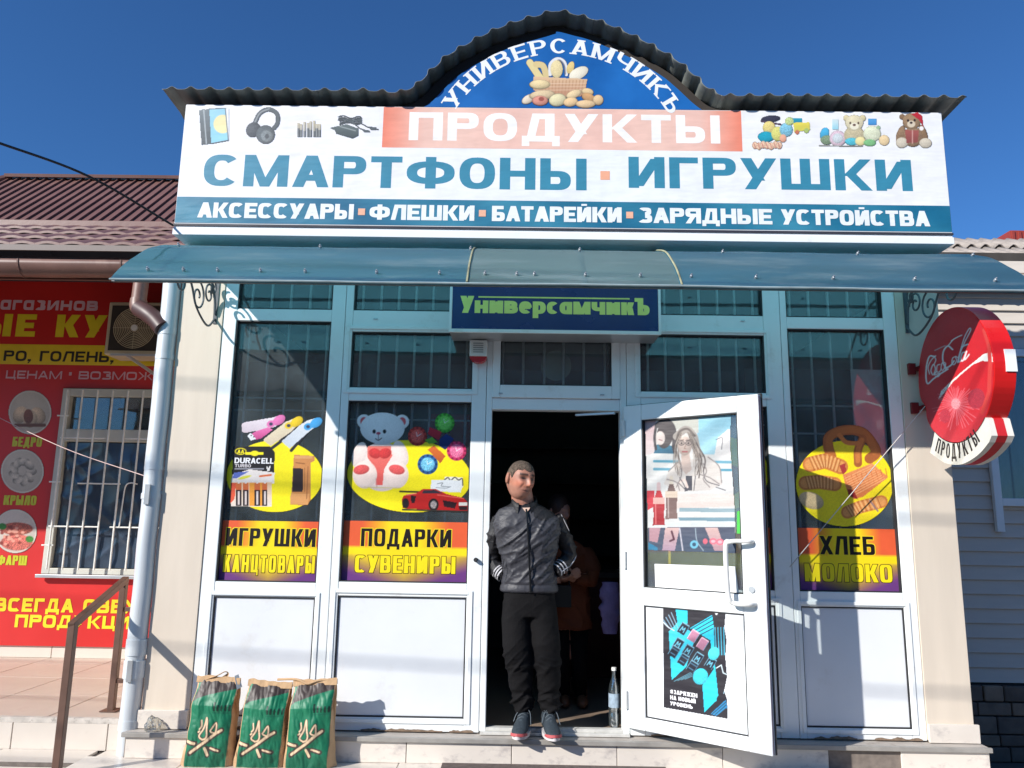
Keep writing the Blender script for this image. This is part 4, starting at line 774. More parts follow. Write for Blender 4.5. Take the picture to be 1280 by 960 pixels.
# corrugated roof edge following flat - arch - flat
RF = mat('grey_roof_sheet', L(118, 122, 118), .5, .22, 8, .2, 30, dirt=(L(110, 112, 104), 14, .56, .6))
acc = [0.0]
for i in range(1, len(RC)): acc.append(acc[-1]+(RC[i]-RC[i-1]).length)
tot = acc[-1]
def rpos(s_):
    s_ = min(max(s_, 0), tot-1e-6); i = max(j for j in range(len(acc)-1) if acc[j] <= s_); t = (s_-acc[i])/(acc[i+1]-acc[i]); q = RC[i].lerp(RC[i+1], t); d = (RC[i+1]-RC[i]).normalized(); return q, Vector((-d.z, 0, d.x))
PER = .1235; nw = 8; NS = 10
nseg = int(tot/(PER*nw))+1
for k in range(nseg):
    s0 = k*PER*nw; s1 = min(tot, s0+PER*nw+.012)
    if s1-s0 < .05: continue
    b = MB(); n = int((s1-s0)/(PER/NS)); lift = .0015*(k % 2); vs = []
    for iy, (y, dz) in enumerate(((-.278, -.006), (-.26, .0), (-.18, -.004), (.0, -.012), (.14, -.05))):
        for i in range(n+1):
            s_ = s0+(s1-s0)*i/n; q, nn = rpos(s_); ph = (s_/PER) % 1; wv = (math.exp(-((ph-.5)/.19)**2))*.022+.0022*noise.noise(Vector((s_*3, y*4, k)))
            P0 = q+nn*(wv+lift); vs.append(Vector((P0.x, y+.004*noise.noise(Vector((s_*9, 0, 3)))*(iy == 0), P0.z+dz)))
    m_ = n+1; fs = [(r_*m_+i, r_*m_+i+1, (r_+1)*m_+i+1, (r_+1)*m_+i) for r_ in range(4) for i in range(n)]
    b.add(vs, fs); me = b.mesh('roof_sheet', RF); o = link('roof_sheet', me, SHOP, smooth=70)
    sd = o.modifiers.new('thickness', 'SOLIDIFY'); sd.thickness = .003; sd.offset = 1
b = MB()   # timber batten under the eave and the gable board behind the arch
b.box(-2.19, -.74, -.12, .0, 3.8635, 3.878); b.box(1.22, 2.68, -.12, .0, 3.8635, 3.878); part('eave_batten', b, mat('dark_timber', L(54, 48, 44), .8), SHOP)
b = MB(); b.prism([Vector((x, -.139, z-.005)) for x, z in [(-.78, 3.8645)]+[q for q in roof_in if q[1] > 3.88]+[(1.24, 3.8645)]], (0, .25, 0)); part('gable_board', b, mat('dark_timber', L(54, 48, 44), .8), SHOP)

# ---------------------------------------------------------------- small sign and siren
SS = thing('box_sign', (.21, -.125, 2.35), 'dark blue light box with green letters above the doorway', 'sign')
b = MB(); b.box(-.43, .857, -.245, .0, 2.35, 2.72); part('box', b, ALU, SS, .004)
b = MB()
for q in ((-.432, .859, 2.345, 2.367), (-.432, .859, 2.70, 2.722), (-.432, -.416, 2.367, 2.70), (.843, .859, 2.367, 2.70)): b.box(q[0], q[1], -.256, -.243, q[2], q[3])
part('trim', b, FRAME, SS, .002)
b = MB(); b.box(-.4158, .8428, -.2495, -.2452, 2.3672, 2.6998); part('face', b, mat('navy_acrylic', L(10, 40, 104), .25, .08), SS)
pr = Print((0, -.2496, 0), d0=.0006); GR = (232, 246, 130)
xa = at(575, 390, -.25).x; xb = at(812, 390, -.25).x; z0 = 2.468
pr.text('УниверсамчикЪ', xa, xb, z0, .108, GR, sw=.32, bh=.22, gap=.06, se=2.4, xh=.74)
pr.rect(at(598, 372, -.25).x, at(787, 372, -.25).x, z0+.098, z0+.107, GR)
pr.build('lettering', PRINTV, SS)
SI = thing('alarm_siren', (-.255, -.05, 2.2), 'small white alarm box with red lower lens left of the transom', 'alarm')
b = MB(); b.box(-.315, -.203, -.07, -.001, 2.238, 2.342)
part('housing', b, PLASW, SI, .005)
for i in range(5):
    b = MB(); b.box(-.292, -.228, -.0735, -.0705, 2.262+i*.014, 2.267+i*.014); part('slot', b, mat('grey_slot', L(150, 150, 150), .6), SI)
b = MB(); b.prism([(-.313, -.066, 2.2375)]+[(-.259+.054*math.cos(a), -.066, 2.2375-.038*math.sin(a)) for a in [math.pi-math.pi*i/12 for i in range(13)]]+[(-.205, -.066, 2.2375)], (0, .055, 0)); part('lens', b, mat('red_lens', L(190, 30, 34), .25), SI)

# ---------------------------------------------------------------- awning
AW = thing('awning', (.27, 0, 2.9), 'curved blue translucent canopy running across the whole shop front', 'awning')
def awn_mat(nm, c, tr, mixf):
    m = mat(nm, c, .42, .22, 1.6, .25, 2.2, spec=.4, stretch=(.5, 2.5, 2.5), dirt=(L(158, 170, 174), 2.4, .50, .55)); t = m.node_tree; N = t.nodes; K = t.links
    o = N['Material Output']; p = N['Principled BSDF']; tl = N.new('ShaderNodeBsdfTranslucent'); tl.inputs[0].default_value = tr; mx = N.new('ShaderNodeMixShader'); mx.inputs[0].default_value = mixf
    K.new(p.outputs[0], mx.inputs[1]); K.new(tl.outputs[0], mx.inputs[2]); K.new(mx.outputs[0], o.inputs[0]); return m
AM = awn_mat('blue_polycarbonate', L(62, 96, 122), (.26, .84, 1.0, 1), .5); AM2 = awn_mat('weathered_polycarbonate', L(98, 118, 120), (.36, .8, .9, 1), .45)
prof = curve([(0, 0, 2.958), (0, -.195, 2.898), (0, -.444, 2.795), (0, -.656, 2.653), (0, -.77, 2.557), (0, -.861, 2.462)], 5)
edges = [-2.2, -.285, .345, .86, 2.75]
def awz(y):
    for a, b_ in zip(prof[:-1], prof[1:]):
        if b_.y <= y <= a.y: t = (y-a.y)/(b_.y-a.y+1e-9); return a.z+(b_.z-a.z)*t
    return 2.46
for k in range(4):
    x0, x1 = edges[k]-.012*(k > 0), edges[k+1]+.012*(k < 3); n = max(6, int((x1-x0)/.06)); vs = []
    lift = .003*(k % 2); e1 = edges[k+1]
    for q in prof:
        for i in range(n+1):
            x = x0+(x1-x0)*i/n; vs.append(Vector((x, q.y, q.z+lift+.006*noise.noise(Vector((x*1.7, q.y*3, 1)))+.004*noise.noise(Vector((x*6, q.y*9, 4))))))
    m_ = n+1; b = MB(); b.add(vs, [(r_*m_+i, r_*m_+i+1, (r_+1)*m_+i+1, (r_+1)*m_+i) for r_ in range(len(prof)-1) for i in range(n)])
    me = b.mesh('canopy_sheet', AM2 if k in (1, 2) else AM); o = link('canopy_sheet', me, AW, smooth=60)
LIPM = mat('pale_edge', L(150, 168, 172), .5, .15, 12)
b = MB(); b.tube([(x, -.863, 2.461+.006*noise.noise(Vector((x*1.7, -2.58, 1)))) for x in [-2.2+i*.09 for i in range(56)]], .0055, 6); part('front_edge', b, LIPM, AW, 0, True)
b = MB(); b.box(-2.2, 2.75, -.84, -.82, 2.455, 2.475); b.box(-2.2, 2.75, -.46, -.44, 2.755, 2.775)
part('frame_tube', b, IRON, AW)
sc_ = MB(); sc_.tube([(0, .0, 0), (0, -.012, .008)], .0085, 10); sc_.tube([(0, -.012, .008), (0, -.02, .014)], .0045, 6); scm = sc_.mesh('screw', ALU); shade(scm)
for x in [at(px, 348, -.82).x for px in (182, 227, 270, 324, 380, 470, 549, 606, 646, 668, 732, 801, 865, 946, 1043, 1145, 1246)]: link('screw', scm, AW, (x, -.80, awz(-.80)+.004))
for x in (-2.05, -1.2, -.3, .35, 1.2, 2.0, 2.68): link('screw', scm, AW, (x, -.42, awz(-.42)+.004))
for x in (-.285, .86):
    b = MB(); b.tube([Vector((x, q.y, q.z+.007)) for q in prof], .006, 6, sq=1); part('sheet_joint', b, mat('yellowed_sealant', L(150, 150, 120), .7, .2, 20), AW, 0, True)
def scroll(cx, cy, r0, turns, a0, sg=1, n=26):
    return [Vector((0, cy+sg*r0*(1-.8*i/n)*math.cos(a0+turns*2*math.pi*i/n), cx+r0*(1-.8*i/n)*math.sin(a0+turns*2*math.pi*i/n))) for i in range(n+1)]
for X in (-1.965, 2.475):
    b = MB(); b.box(X-.012, X+.012, -.012, -.007, 2.44, 2.94); part('bracket_plate', b, IRON, AW)
    sc1 = MB(); off = Vector((X, 0, 0))
    big = curve([(X, -.02, 2.50), (X, -.05, 2.62), (X, -.16, 2.72), (X, -.35, 2.77), (X, -.6, 2.65), (X, -.80, 2.47)], 6); sc1.tube(big, .008, 6); part('bracket_arm', sc1, IRON, AW, 0, True)
    for (cz, cyy, r0, tr_, a0, sg) in ((2.60, -.13, .075, 1.4, 0, 1), (2.54, -.29, .10, 1.35, 1.2, -1), (2.56, -.52, .085, 1.4, .4, 1), (2.66, -.08, .05, 1.2, 2, -1)):
        s3 = MB(); s3.tube([p_+off for p_ in scroll(cz, cyy, r0, tr_, a0, sg)], .0065, 6); part('scroll', s3, IRON, AW, 0, True)
    b = MB(); b.tube(curve([(X, -.012, 2.47), (X, -.12, 2.40), (X, -.3, 2.47), (X, -.42, 2.60), (X, -.62, 2.60)], 6), .007, 6); part('scroll', b, IRON, AW, 0, True)

# ---------------------------------------------------------------- round drinks sign on the right pillar
CS = thing('projecting_sign', (2.6, -.42, 1.56), 'round red light box with white script sticking out from the right pillar', 'sign')
def cz_(x, y): return atX(1140+x/4.571, 380+y/4.571, 2.5)
red = mat('red_rim', L(214, 30, 30), .3, .06, 6, .03, 20)
out = cv([(75, 400), (70, 455), (80, 500), (120, 507), (160, 520), (140, 565), (128, 620), (148, 682), (195, 732), (265, 752), (330, 735), (392, 676), (432, 600), (458, 510), (468, 410), (466, 320), (456, 230), (440, 175), (418, 140), (390, 105), (345, 80), (290, 72), (240, 82), (180, 125), (130, 190), (98, 270), (82, 340)], 3)
O3 = [cz_(*q) for q in out[:-1]]
# true disc, with the small notch read from the outline
cy_, cz0, Rr = -.43, 2.085, .385
O3 = []
for i in range(72):
    a = 2*math.pi*i/72; r = Rr
    dy, dz = math.cos(a), math.sin(a)
    n_ = abs(((math.degrees(a)-(-22)+180) % 360)-180)
    r -= .035*math.exp(-(n_/7)**2)
    O3.append(Vector((2.5, cy_+r*dy, cz0+r*dz*1.02)))
b = MB(); b.prism(O3, (.115, 0, 0)); part('disc', b, red, CS, .004)
pr = Print((2.4998, 0, 0), (0, -1, 0), (0, 0, 1), d0=.001)
p = Paint(1140, 375, 1262, 560, .7).z(1140, 380, 4.571)
p.a[..., :3] = (204, 40, 48); p.a[..., 3] = 1
d = np.array(_f)[None, None]*FPX+np.array(_r)[None, None]*(p.X-640)[..., None]-np.array(_u)[None, None]*(p.Y-480)[..., None]
tq = (2.4998-CAM.x)/d[..., 0]; PY = CAM.y+d[..., 1]*tq; PZ = CAM.z+d[..., 2]*tq
AY = PY-cy_; AZ = (PZ-cz0)/1.02; rr_ = np.hypot(AY, AZ); ang = np.degrees(np.arctan2(AZ, AY)); nn_ = np.abs(((ang+22+180) % 360)-180)
p.a[..., 3] = ((Rr-.006-.035*np.exp(-(nn_/7)**2)) > rr_)*1.0
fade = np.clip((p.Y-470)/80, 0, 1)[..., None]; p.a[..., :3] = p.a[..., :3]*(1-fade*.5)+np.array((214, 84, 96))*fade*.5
rb = [(150, 545), (165, 500), (215, 450), (270, 400), (330, 350), (380, 310), (410, 285), (468, 272), (468, 330), (400, 325), (350, 345), (290, 395), (235, 445), (190, 500), (165, 530)]
p.poly(rb, (236, 232, 226), None, 0, True)
WH = (226, 222, 224)
for q, wd in (([(128, 300), (100, 300), (84, 350), (80, 420), (90, 455), (120, 430), (160, 400), (205, 372)], 9), ([(128, 300), (136, 320), (126, 345)], 6), ([(100, 400), (92, 360), (112, 318), (136, 296)], 6),
              ([(118, 405), (108, 380), (122, 345), (134, 372), (124, 404), (140, 385)], 7), ([(160, 345), (144, 352), (142, 385), (156, 388), (168, 370)], 6), ([(188, 335), (172, 338), (166, 372), (180, 376), (192, 340), (190, 372), (204, 362)], 6),
              ([(232, 260), (205, 240), (180, 270), (176, 320), (192, 362), (222, 350), (240, 325)], 9), ([(205, 240), (240, 200), (285, 178), (258, 190), (225, 210)], 6), ([(248, 300), (232, 310), (228, 340), (242, 345), (254, 322), (248, 300), (262, 306)], 6),
              ([(262, 335), (270, 290), (300, 220), (335, 150), (326, 142), (300, 190), (276, 270), (268, 330), (282, 320)], 6), ([(300, 275), (286, 282), (280, 318), (292, 322), (312, 270), (300, 318), (318, 300), (326, 288)], 8), ([(128, 405), (160, 396), (150, 415), (135, 412)], 6), ([(262, 330), (285, 250), (318, 230)], 9)):
    p.line(cv(q, 5), wd, WH, True)
p.line(cv([(130, 265), (190, 238)], 3), 5, (190, 170, 176), True)
for k in range(46):
    a = k*math.pi*2/46+p.rng.rand()*.1; r1 = 70+p.rng.rand()*75; p.line([(250+math.cos(a)*22, 570+math.sin(a)*30), (250+math.cos(a)*r1, 570+math.sin(a)*r1*1.1)], 3, (232, 130, 140), True)
p.ell(250, 570, 26, 30, (238, 150, 156), 0, 0, .3, True); p.ell(368, 540, 48, 58, (176, 56, 70), 10, 0, .2, True); p.ell(190, 640, 30, 40, (190, 60, 74), 0, 0, .2, True)
p.line([(412, 150), (440, 240), (446, 340), (440, 500), (400, 620)], 22, (212, 70, 66), True)
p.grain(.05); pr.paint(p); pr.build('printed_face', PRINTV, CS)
b = MB()  # white ribbon block where it wraps over the rim
b.obox(Vector((2.6, cy_, cz0)), Vector((1, 0, 0)), Vector((0, -math.cos(.02), math.sin(.02))), Vector((0, .02, 1)), -.04, .0175, Rr-.006, Rr+.003, -.06, .06); part('ribbon_end', b, FRAME, CS)
# plate under the disc
def fr_(x, y): q = cz_(x, y); return q
pl = cv([(103, 850), (118, 790), (130, 728)], 4)+cv([(160, 735), (215, 748), (270, 770), (325, 745), (360, 700), (385, 655), (420, 648)], 4)+[(430, 655), (455, 752)]+cv([(440, 790), (390, 850), (330, 895), (270, 918), (200, 912), (150, 885)], 4)
def loopx(xa, xb, m, nm):
    b = MB(); pts = [Vector((xa, fr_(*q).y, fr_(*q).z)) for q in pl]; b.prism(pts, (xb-xa, 0, 0)); part(nm, b, m, CS)
WB = mat('white_box_side', L(222, 218, 208), .4, .06)
loopx(2.5, 2.532, WB, 'name_plate'); loopx(2.5322, 2.585, mat('red_stripe', L(196, 40, 44), .35), 'red_middle'); loopx(2.5852, 2.62, WB, 'name_plate')
pr = Print((2.4998, 0, 0), (0, -1, 0), (0, 0, 1), d0=.001)
tp = [cz_(132, 838), cz_(235, 885), cz_(395, 775)]
class _V: pass
def mk(q): v = _V(); v.x = -q.y; v.z = q.z; return v
ux2, uy2, R2 = circ(*[mk(q) for q in tp])     # letters run along the lower curve
a1 = math.atan2(-tp[0].y-ux2, -(tp[0].z-uy2)); a2 = math.atan2(-tp[2].y-ux2, -(tp[2].z-uy2))
hh = .088
for q in text_quads('ПРОДУКТЫ', 0, (a2-a1)*R2*.98, 0, hh, sw=.17, bh=.14, gap=.2, se=2.2):
    pr.stroke([[(ux2+(R2-z)*math.sin(a1+x/R2), uy2-(R2-z)*math.cos(a1+x/R2)) for x, z in quad] for quad in q], (48, 46, 48))
pr.build('lettering', PRINTV, CS)
for z in (2.205, 1.955):
    b = MB(); b.box(2.455, 2.50, -.03, -.0065, z-.035, z+.035); b.box(2.50, 2.58, -.1, -.0066, z-.012, z+.012); part('wall_bracket', b, mat('dark_red_steel', L(120, 26, 30), .45, .15), CS, .002)
b = MB(); b.box(2.53, 2.59, -.6, -.3, 1.66, 1.73); part('plate_holder', b, red, CS)

# ---------------------------------------------------------------- white drain pipe, rail, cables
DP_ = thing('drain_pipe', (-2.215, -.1, -.3), 'tall light grey metal drain pipe beside the left pillar', 'pipe')
px = -2.265
for z0, z1, r in ((1.50, 2.93, .057), (.42, 1.502, .0565), (-.3, .425, .056)):
    b = MB(); n = 14; b.tube([(px+.002*math.sin(z0*7+i), 0.0, z0+(z1-z0)*i/n) for i in range(n+1)], [r*(1+.012*noise.noise(Vector((i*.5, z0, 2)))) for i in range(n+1)], 24); part('pipe_section', b, STEELP, DP_, 0, True)
for z, h, r in ((1.50, .02, .0595), (1.32, .035, .061), (.40, .09, .062), (.27, .10, .0635), (.02, .015, .06), (-.02, .05, .0605), (2.36, .05, .06), (2.20, .03, .06)):
    b = MB(); b.tube([(px, 0, z), (px, 0, z+h)], r, 24); part('pipe_collar', b, STEELP, DP_, 0, True)
for z in (1.36, .33):
    b = MB(); b.box(px-.016, px+.016, -.068, -.060, z-.075, z+.05); b.box(px+.03, px+.068, -.01, .01, z-.01, z+.01); part('clamp', b, ALU, DP_, .002)
EL = thing('gutter_elbow', (-2.4, .05, 2.6), 'brown metal elbow leading from the gutter into the drain pipe', 'pipe')
b = MB(); b.tube([(-2.50, .06, 2.78), (-2.50, .05, 2.60)], [.048, .047], 18); part('drop_tube', b, BROWNP, EL, 0, True)
b = MB(); b.tube(curve([(-2.50, .05, 2.61), (-2.498, .045, 2.57), (-2.48, .035, 2.54)], 4), .052, 18); part('upper_bend', b, BROWNP, EL, 0, True)
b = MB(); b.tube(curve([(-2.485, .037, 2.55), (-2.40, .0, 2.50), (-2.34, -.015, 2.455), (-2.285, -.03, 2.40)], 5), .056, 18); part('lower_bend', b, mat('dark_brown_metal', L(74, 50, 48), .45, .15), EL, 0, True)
RL = thing('handrail', (-2.5, .1, 0), 'brown square tube handrail beside the left steps', 'railing')
F0, F1 = at(151, 727, .25), at(96, 780, -.42); F0 = Vector((-2.505, .25, F0.z)); F1 = Vector((-2.43, -.42, F1.z))
b = MB(); b.tube([(F0.x, .25, .02), (F0.x, .25, F0.z)], .0275, 4); part('post', b, BRONZE, RL, .003)
b = MB(); b.tube([(F1.x, -.42, -.6), (F1.x, -.42, F1.z+.01)], .0285, 4); part('post', b, BRONZE, RL, .003)
b = MB(); b.tube([(F1.x, -.44, F1.z-.01), (F0.x, .27, F0.z+.015)], .027, 4); part('top_rail', b, BRONZE, RL, .003)
for z, x1 in ((F0.z-.17, -1.9), (.20, -1.9)):
    b = MB(); b.tube([(F0.x, .25, z), (-2.25, .25, z)], .018, 4); part('cross_bar', b, BRONZE, RL, .002)
b = MB(); b.box(F0.x-.05, F0.x+.05, .2, .3, .0245, .03); part('foot_plate', b, BRONZE, RL)
def cable(name, pts, r, m, label, n=10):
    b = MB(); b.tube(curve(pts, n), r, 6); return single(name, b, m, label, 'cable', pts[0], smooth=True)
BLK = mat('black_cable', L(30, 30, 36), .6)
a, c = at(-20, 172, -1.2), at(217, 282, -.19); m_ = at(110, 220, -.65); cable('power_cable', [tuple(a), tuple(m_), tuple(c)], .007, BLK, 'dark cable sagging across the sky to the left end of the sign')
a, c = at(-20, 513, 1.5), at(190, 598, .066); m_ = at(80, 560, .8); cable('thin_cable', [tuple(a), tuple(m_), tuple(c)], .0028, mat('pink_white_cable', L(206, 180, 176), .5), 'thin pale cable running from the left edge to the drain pipe')
WW = mat('stay_wire', L(190, 186, 182), .5)
a = Vector((2.5, -.1, 1.955)); c = at(987, 709, -.02); cable('stay_wire', [tuple(a), tuple(a.lerp(c, .5)), tuple(c)], .0028, WW, 'long thin wire from the upper red bracket down across the bread picture')
# overhead street lines, behind the camera (their soft shadows cross the front)
for i, (z, y, dx) in enumerate(((6.25, -4.9, .35), (5.35, -5.0, .3), (6.95, -5.2, -.2), (7.3, -5.6, .5), (4.75, -5.0, .12))):
    b = MB(); b.tube([(-26+k*1.3*2, y+dx*math.sin(k*.3), z-.9*math.sin(math.pi*k/20)) for k in range(21)], .009, 6)
    single('overhead_line', b, BLK, 'black street wire strung high over the pavement behind the viewer', 'cable', (0, y, z), 'overhead wires along the street')

# ---------------------------------------------------------------- left neighbour
LN = thing('neighbour_shop', (-5, 1.5, 0), 'brown roofed neighbour building behind the red banner', 'building')
PALE = mat('pale_render', L(190, 180, 168), .7, .1, 4)
b = MB(); b.box(-12, -2.215, 2.03, 2.2, -.4, 3.34); part('wall', b, PALE, LN)
b = MB(); b.box(-12, -2.46, .10, 2.03, -.48, .0); part('terrace_base', b, GROUT, LN); b = MB(); b.box(-2.46, -2.215, .36, 2.03, -.48, .0); part('terrace_base', b, GROUT, LN)
TER = mat('terrace_tile', L(200, 184, 170), .45, .07, 3, dirt=(L(180, 150, 136), 4, .56, .5)); RIS = mat('step_tile', L(214, 204, 192), .4, .05, 3, dirt=(L(186, 172, 158), 5, .58, .5))
t1 = tile_mesh('floor_tile', .565, .565, .02, TER)
for i in range(9):
    for j in range(4):
        if i == 0 and j == 0: pass
        link('floor_tile', t1, LN, (-2.515-.57*i, .36+.57*j-.0, .012+random.uniform(-.0008, .0008)))
t2 = tile_mesh('riser_tile', .565, .012, .150, RIS); t3 = tile_mesh('tread_tile', .565, .255, .014, RIS); t4 = tile_mesh('skirting_tile', .565, .012, .11, RIS)
for i in range(9):
    link('riser_tile', t2, LN, (-2.70-.57*i, .058, -.082)); link('tread_tile', t3, LN, (-2.742-.57*i, -.078, -.161)); link('skirting_tile', t4, LN, (-2.515-.57*i, 2.02, .078)); link('riser_tile', t2, LN, (-2.742-.57*i, -.203, -.25))
b = MB(); b.box(-12, -2.415, .052, .085, -.006, .024); part('nosing', b, mat('worn_edge', L(196, 188, 178), .7, .2, 20, .2, 40, dirt=(L(80, 70, 62), 22, .56, .8)), LN)
b = MB(); b.box(-12, -2.462, -.19, .052, -.48, -.17); b.box(-12, -2.462, -.208, -.197, -.172, -.152); part('step_base', b, GROUT, LN)
for nm, wy, wz, yy, zz in (('riser_tile', .012, .150, .058, -.082), ('tread_tile', .255, .014, -.078, -.161), ('floor_tile', .56, .02, .36, .012)):
    q_ = tile_mesh(nm, .155, wy, wz, RIS if nm != 'floor_tile' else TER); link(nm, q_, LN, (-2.335 if nm != 'floor_tile' else -2.305-.0, yy, zz))
b = MB(); b.box(-2.46, -2.257, .066, .36, -.48, .0); part('terrace_base', b, GROUT, LN)
b = MB(); b.box(-2.4145, -2.257, .052, .085, -.006, .024); part('nosing', b, MATS['worn_edge'], LN)
# banner with lettering
BN = thing('banner', (-5, 2.0, .1), 'large red banner with yellow and white lettering round the barred window', 'banner')
RED = (200, 34, 30)
b = MB(); BX1 = -3.0
for q in ((-9, -4.10, .12, 3.335), (-4.10, BX1+.8, 2.345, 3.335), (-4.10, BX1+.8, .12, .70)): b.box(q[0], q[1], 1.995, 2.028, q[2], q[3])
part('vinyl', b, mat('red_banner_vinyl', L(*RED), .42, .06, 2, .25, 3), BN)
pr = Print((0, 1.9945, 0), d0=.0008)
def XX(px_, py_): return at(px_, py_, 1.994)
def ptext(s, x0, x1, yb, yt, col, **k):
    a_, b_ = XX(x0, yb), XX(x1, yb); pr.text(s, a_.x, b_.x, a_.z, XX(x0, yt).z-a_.z, col, **k)
pr.rect(-6.5, -2.2, XX(0, 455).z, XX(0, 430).z, (236, 206, 40))
ptext('агазинов', 0, 122, 387, 370, (226, 190, 200), sw=.2, bh=.2, gap=.14, se=4); ptext('ЫЕ КУ', -24, 131, 420, 392, (236, 216, 40), sw=.36, bh=.24, gap=.2, se=4)
ptext('РО, ГОЛЕНЬ,', 4, 142, 451, 438, (40, 34, 30), sw=.24, bh=.2, gap=.14, se=3); ptext('ЦЕНАМ', 7, 77, 473, 463, (216, 170, 180), sw=.18, bh=.2, gap=.16, se=4); ptext('ВОЗМОЖ', 98, 191, 474, 464, (216, 170, 180), sw=.18, bh=.2, gap=.16, se=4)
q = XX(88, 468); pr.rect(q.x-.012, q.x+.012, q.z-.01, q.z+.02, (216, 170, 180))
ptext('БЕДРО', 15, 52, 558, 546, (196, 200, 40), sw=.26, bh=.18, gap=.08, se=4); ptext('КРЫЛО', 4, 45, 631, 619, (196, 200, 40), sw=.26, bh=.18, gap=.08, se=4); ptext('ФАРШ', -4, 33, 706, 694, (196, 200, 40), sw=.26, bh=.18, gap=.08, se=4)
ptext('ВСЕГДА СВЕЖ', -8, 176, 764, 747, (240, 216, 40), sw=.26, bh=.24, gap=.14, se=4); ptext('ПРОДУКЦИЯ', 18, 180, 784, 768, (240, 216, 40), sw=.26, bh=.24, gap=.14, se=4)
for cx, cy, kind in ((37.5, 515.5, 0), (28, 589, 1), (19, 664, 2)):
    p = Paint(cx-29, cy-29, cx+29, cy+29, .9)
    p.ell(cx, cy, 27, 27.5, (214, 208, 196)); p.ell(cx, cy, 25, 25.5, (196, 186, 172) if kind < 2 else (206, 196, 186), 0, .1, .05, True)
    if kind == 0:
        for dx, dy, r in ((-12, 3, 30), (10, 4, -30), (0, 8, 0)): p.ell(cx+dx, cy+dy, 9, 11, (214, 190, 160), r, .4, .15, True)
        p.ell(cx-2, cy+5, 6, 9, (130, 80, 56), 0, .2, .2, True); p.line([(cx-18, cy+16), (cx+18, cy+16)], 4, (110, 70, 50), True)
    elif kind == 1:
        for i in range(9): a_ = i*.7; p.ell(cx+11*math.cos(a_), cy+12*math.sin(a_), 7, 5, (190, 180, 166), i*50, .5, .15, True)
    else:
        p.ell(cx+2, cy+14, 20, 10, (206, 110, 96), 0, .1, .5, True); p.ell(cx+2, cy-3, 20, 8, (176, 92, 74), 0, .2, .6, True)
        for i in range(30): p.ell(cx-18+p.rng.rand()*36, cy-6+p.rng.rand()*26, 2.2, 1.8, (226, 160, 140) if i % 2 else (140, 60, 50), 0, 0, 0, True)
        p.ell(cx+18, cy+10, 5, 4, (60, 130, 50), 0, 0, .3, True); p.ell(cx-16, cy-6, 5, 4, (60, 130, 50), 0, 0, .3, True)
    pr.paint(p)
pr.build('printed_face', PRINTV, BN)
# barred window
WN = thing('barred_window', (-3.6, 2.0, .717), 'white framed window with film on the glass and steel bars over it', 'window')
b = MB(); x0, x1, z0, z1 = -4.08, -2.85, .717, 2.335
for q in ((x0, x0+.07, z0, z1), (x1-.07, x1, z0, z1), (x0+.07, x1-.07, z0, z0+.05), (x0+.07, x1-.07, z1-.07, z1), (x0+.07, x1-.07, 1.86, 1.97)): b.box(q[0], q[1], 1.96, 2.028, q[2], q[3])
part('frame', b, mat('dull_white_frame', L(196, 196, 186), .45, .06), WN, .005)
b = MB(); b.box(x0-.03, x1, 1.93, 1.959, z0-.03, z0-.002); part('sill', b, ALU, WN, .003)
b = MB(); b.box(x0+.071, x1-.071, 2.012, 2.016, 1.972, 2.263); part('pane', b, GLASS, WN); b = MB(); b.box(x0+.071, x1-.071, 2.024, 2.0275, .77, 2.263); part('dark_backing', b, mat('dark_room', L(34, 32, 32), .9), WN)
nx, nz = 60, 70; vs = [Vector((x0+.075+(x1-x0-.15)*i/nx, 2.002-.010*(1-abs(noise.noise(Vector((i*.07+j*.045, j*.03-i*.02, 7))))*2)**3-.006*(1-abs(noise.noise(Vector((i*.05-j*.06, j*.05, 3))))*2)**3, .772+1.08*j/nz)) for j in range(nz+1) for i in range(nx+1)]
b = MB(); b.add(vs, [(j*(nx+1)+i, j*(nx+1)+i+1, (j+1)*(nx+1)+i+1, (j+1)*(nx+1)+i) for j in range(nz) for i in range(nx)]); part('plastic_film', b, mat('dark_blue_film', L(50, 62, 78), .24, .15, 3, .08, 3, spec=.9), WN, 0, True)
for i in range(8):
    xr = -4.0+.135*i; b = MB(); b.tube([(xr-.0, 1.90, .76), (xr-.0, 1.90, 2.31)], .0085, 6); part('bar', b, BARM, WN, 0, True)
for z, xa_, xb_ in ((2.08, -4.07, -3.97), (1.885, -4.02, -3.62), (1.885, -3.45, -2.9), (1.50, -4.07, -3.97), (1.49, -3.82, -3.45), (1.12, -4.03, -3.6), (1.12, -3.5, -2.9), (.96, -4.07, -3.97)):
    b = MB(); b.tube([(xa_, 1.908, z), (xb_, 1.908, z)], .007, 6); part('bar', b, BARM, WN, 0, True)
b = MB(); b.tube(curve([(-3.42, 1.905, 1.12), (-3.41, 1.905, 1.35), (-3.40, 1.905, 1.47), (-3.36, 1.905, 1.50), (-3.3, 1.905, 1.49)], 6), .006, 6); part('bar', b, BARM, WN, 0, True)
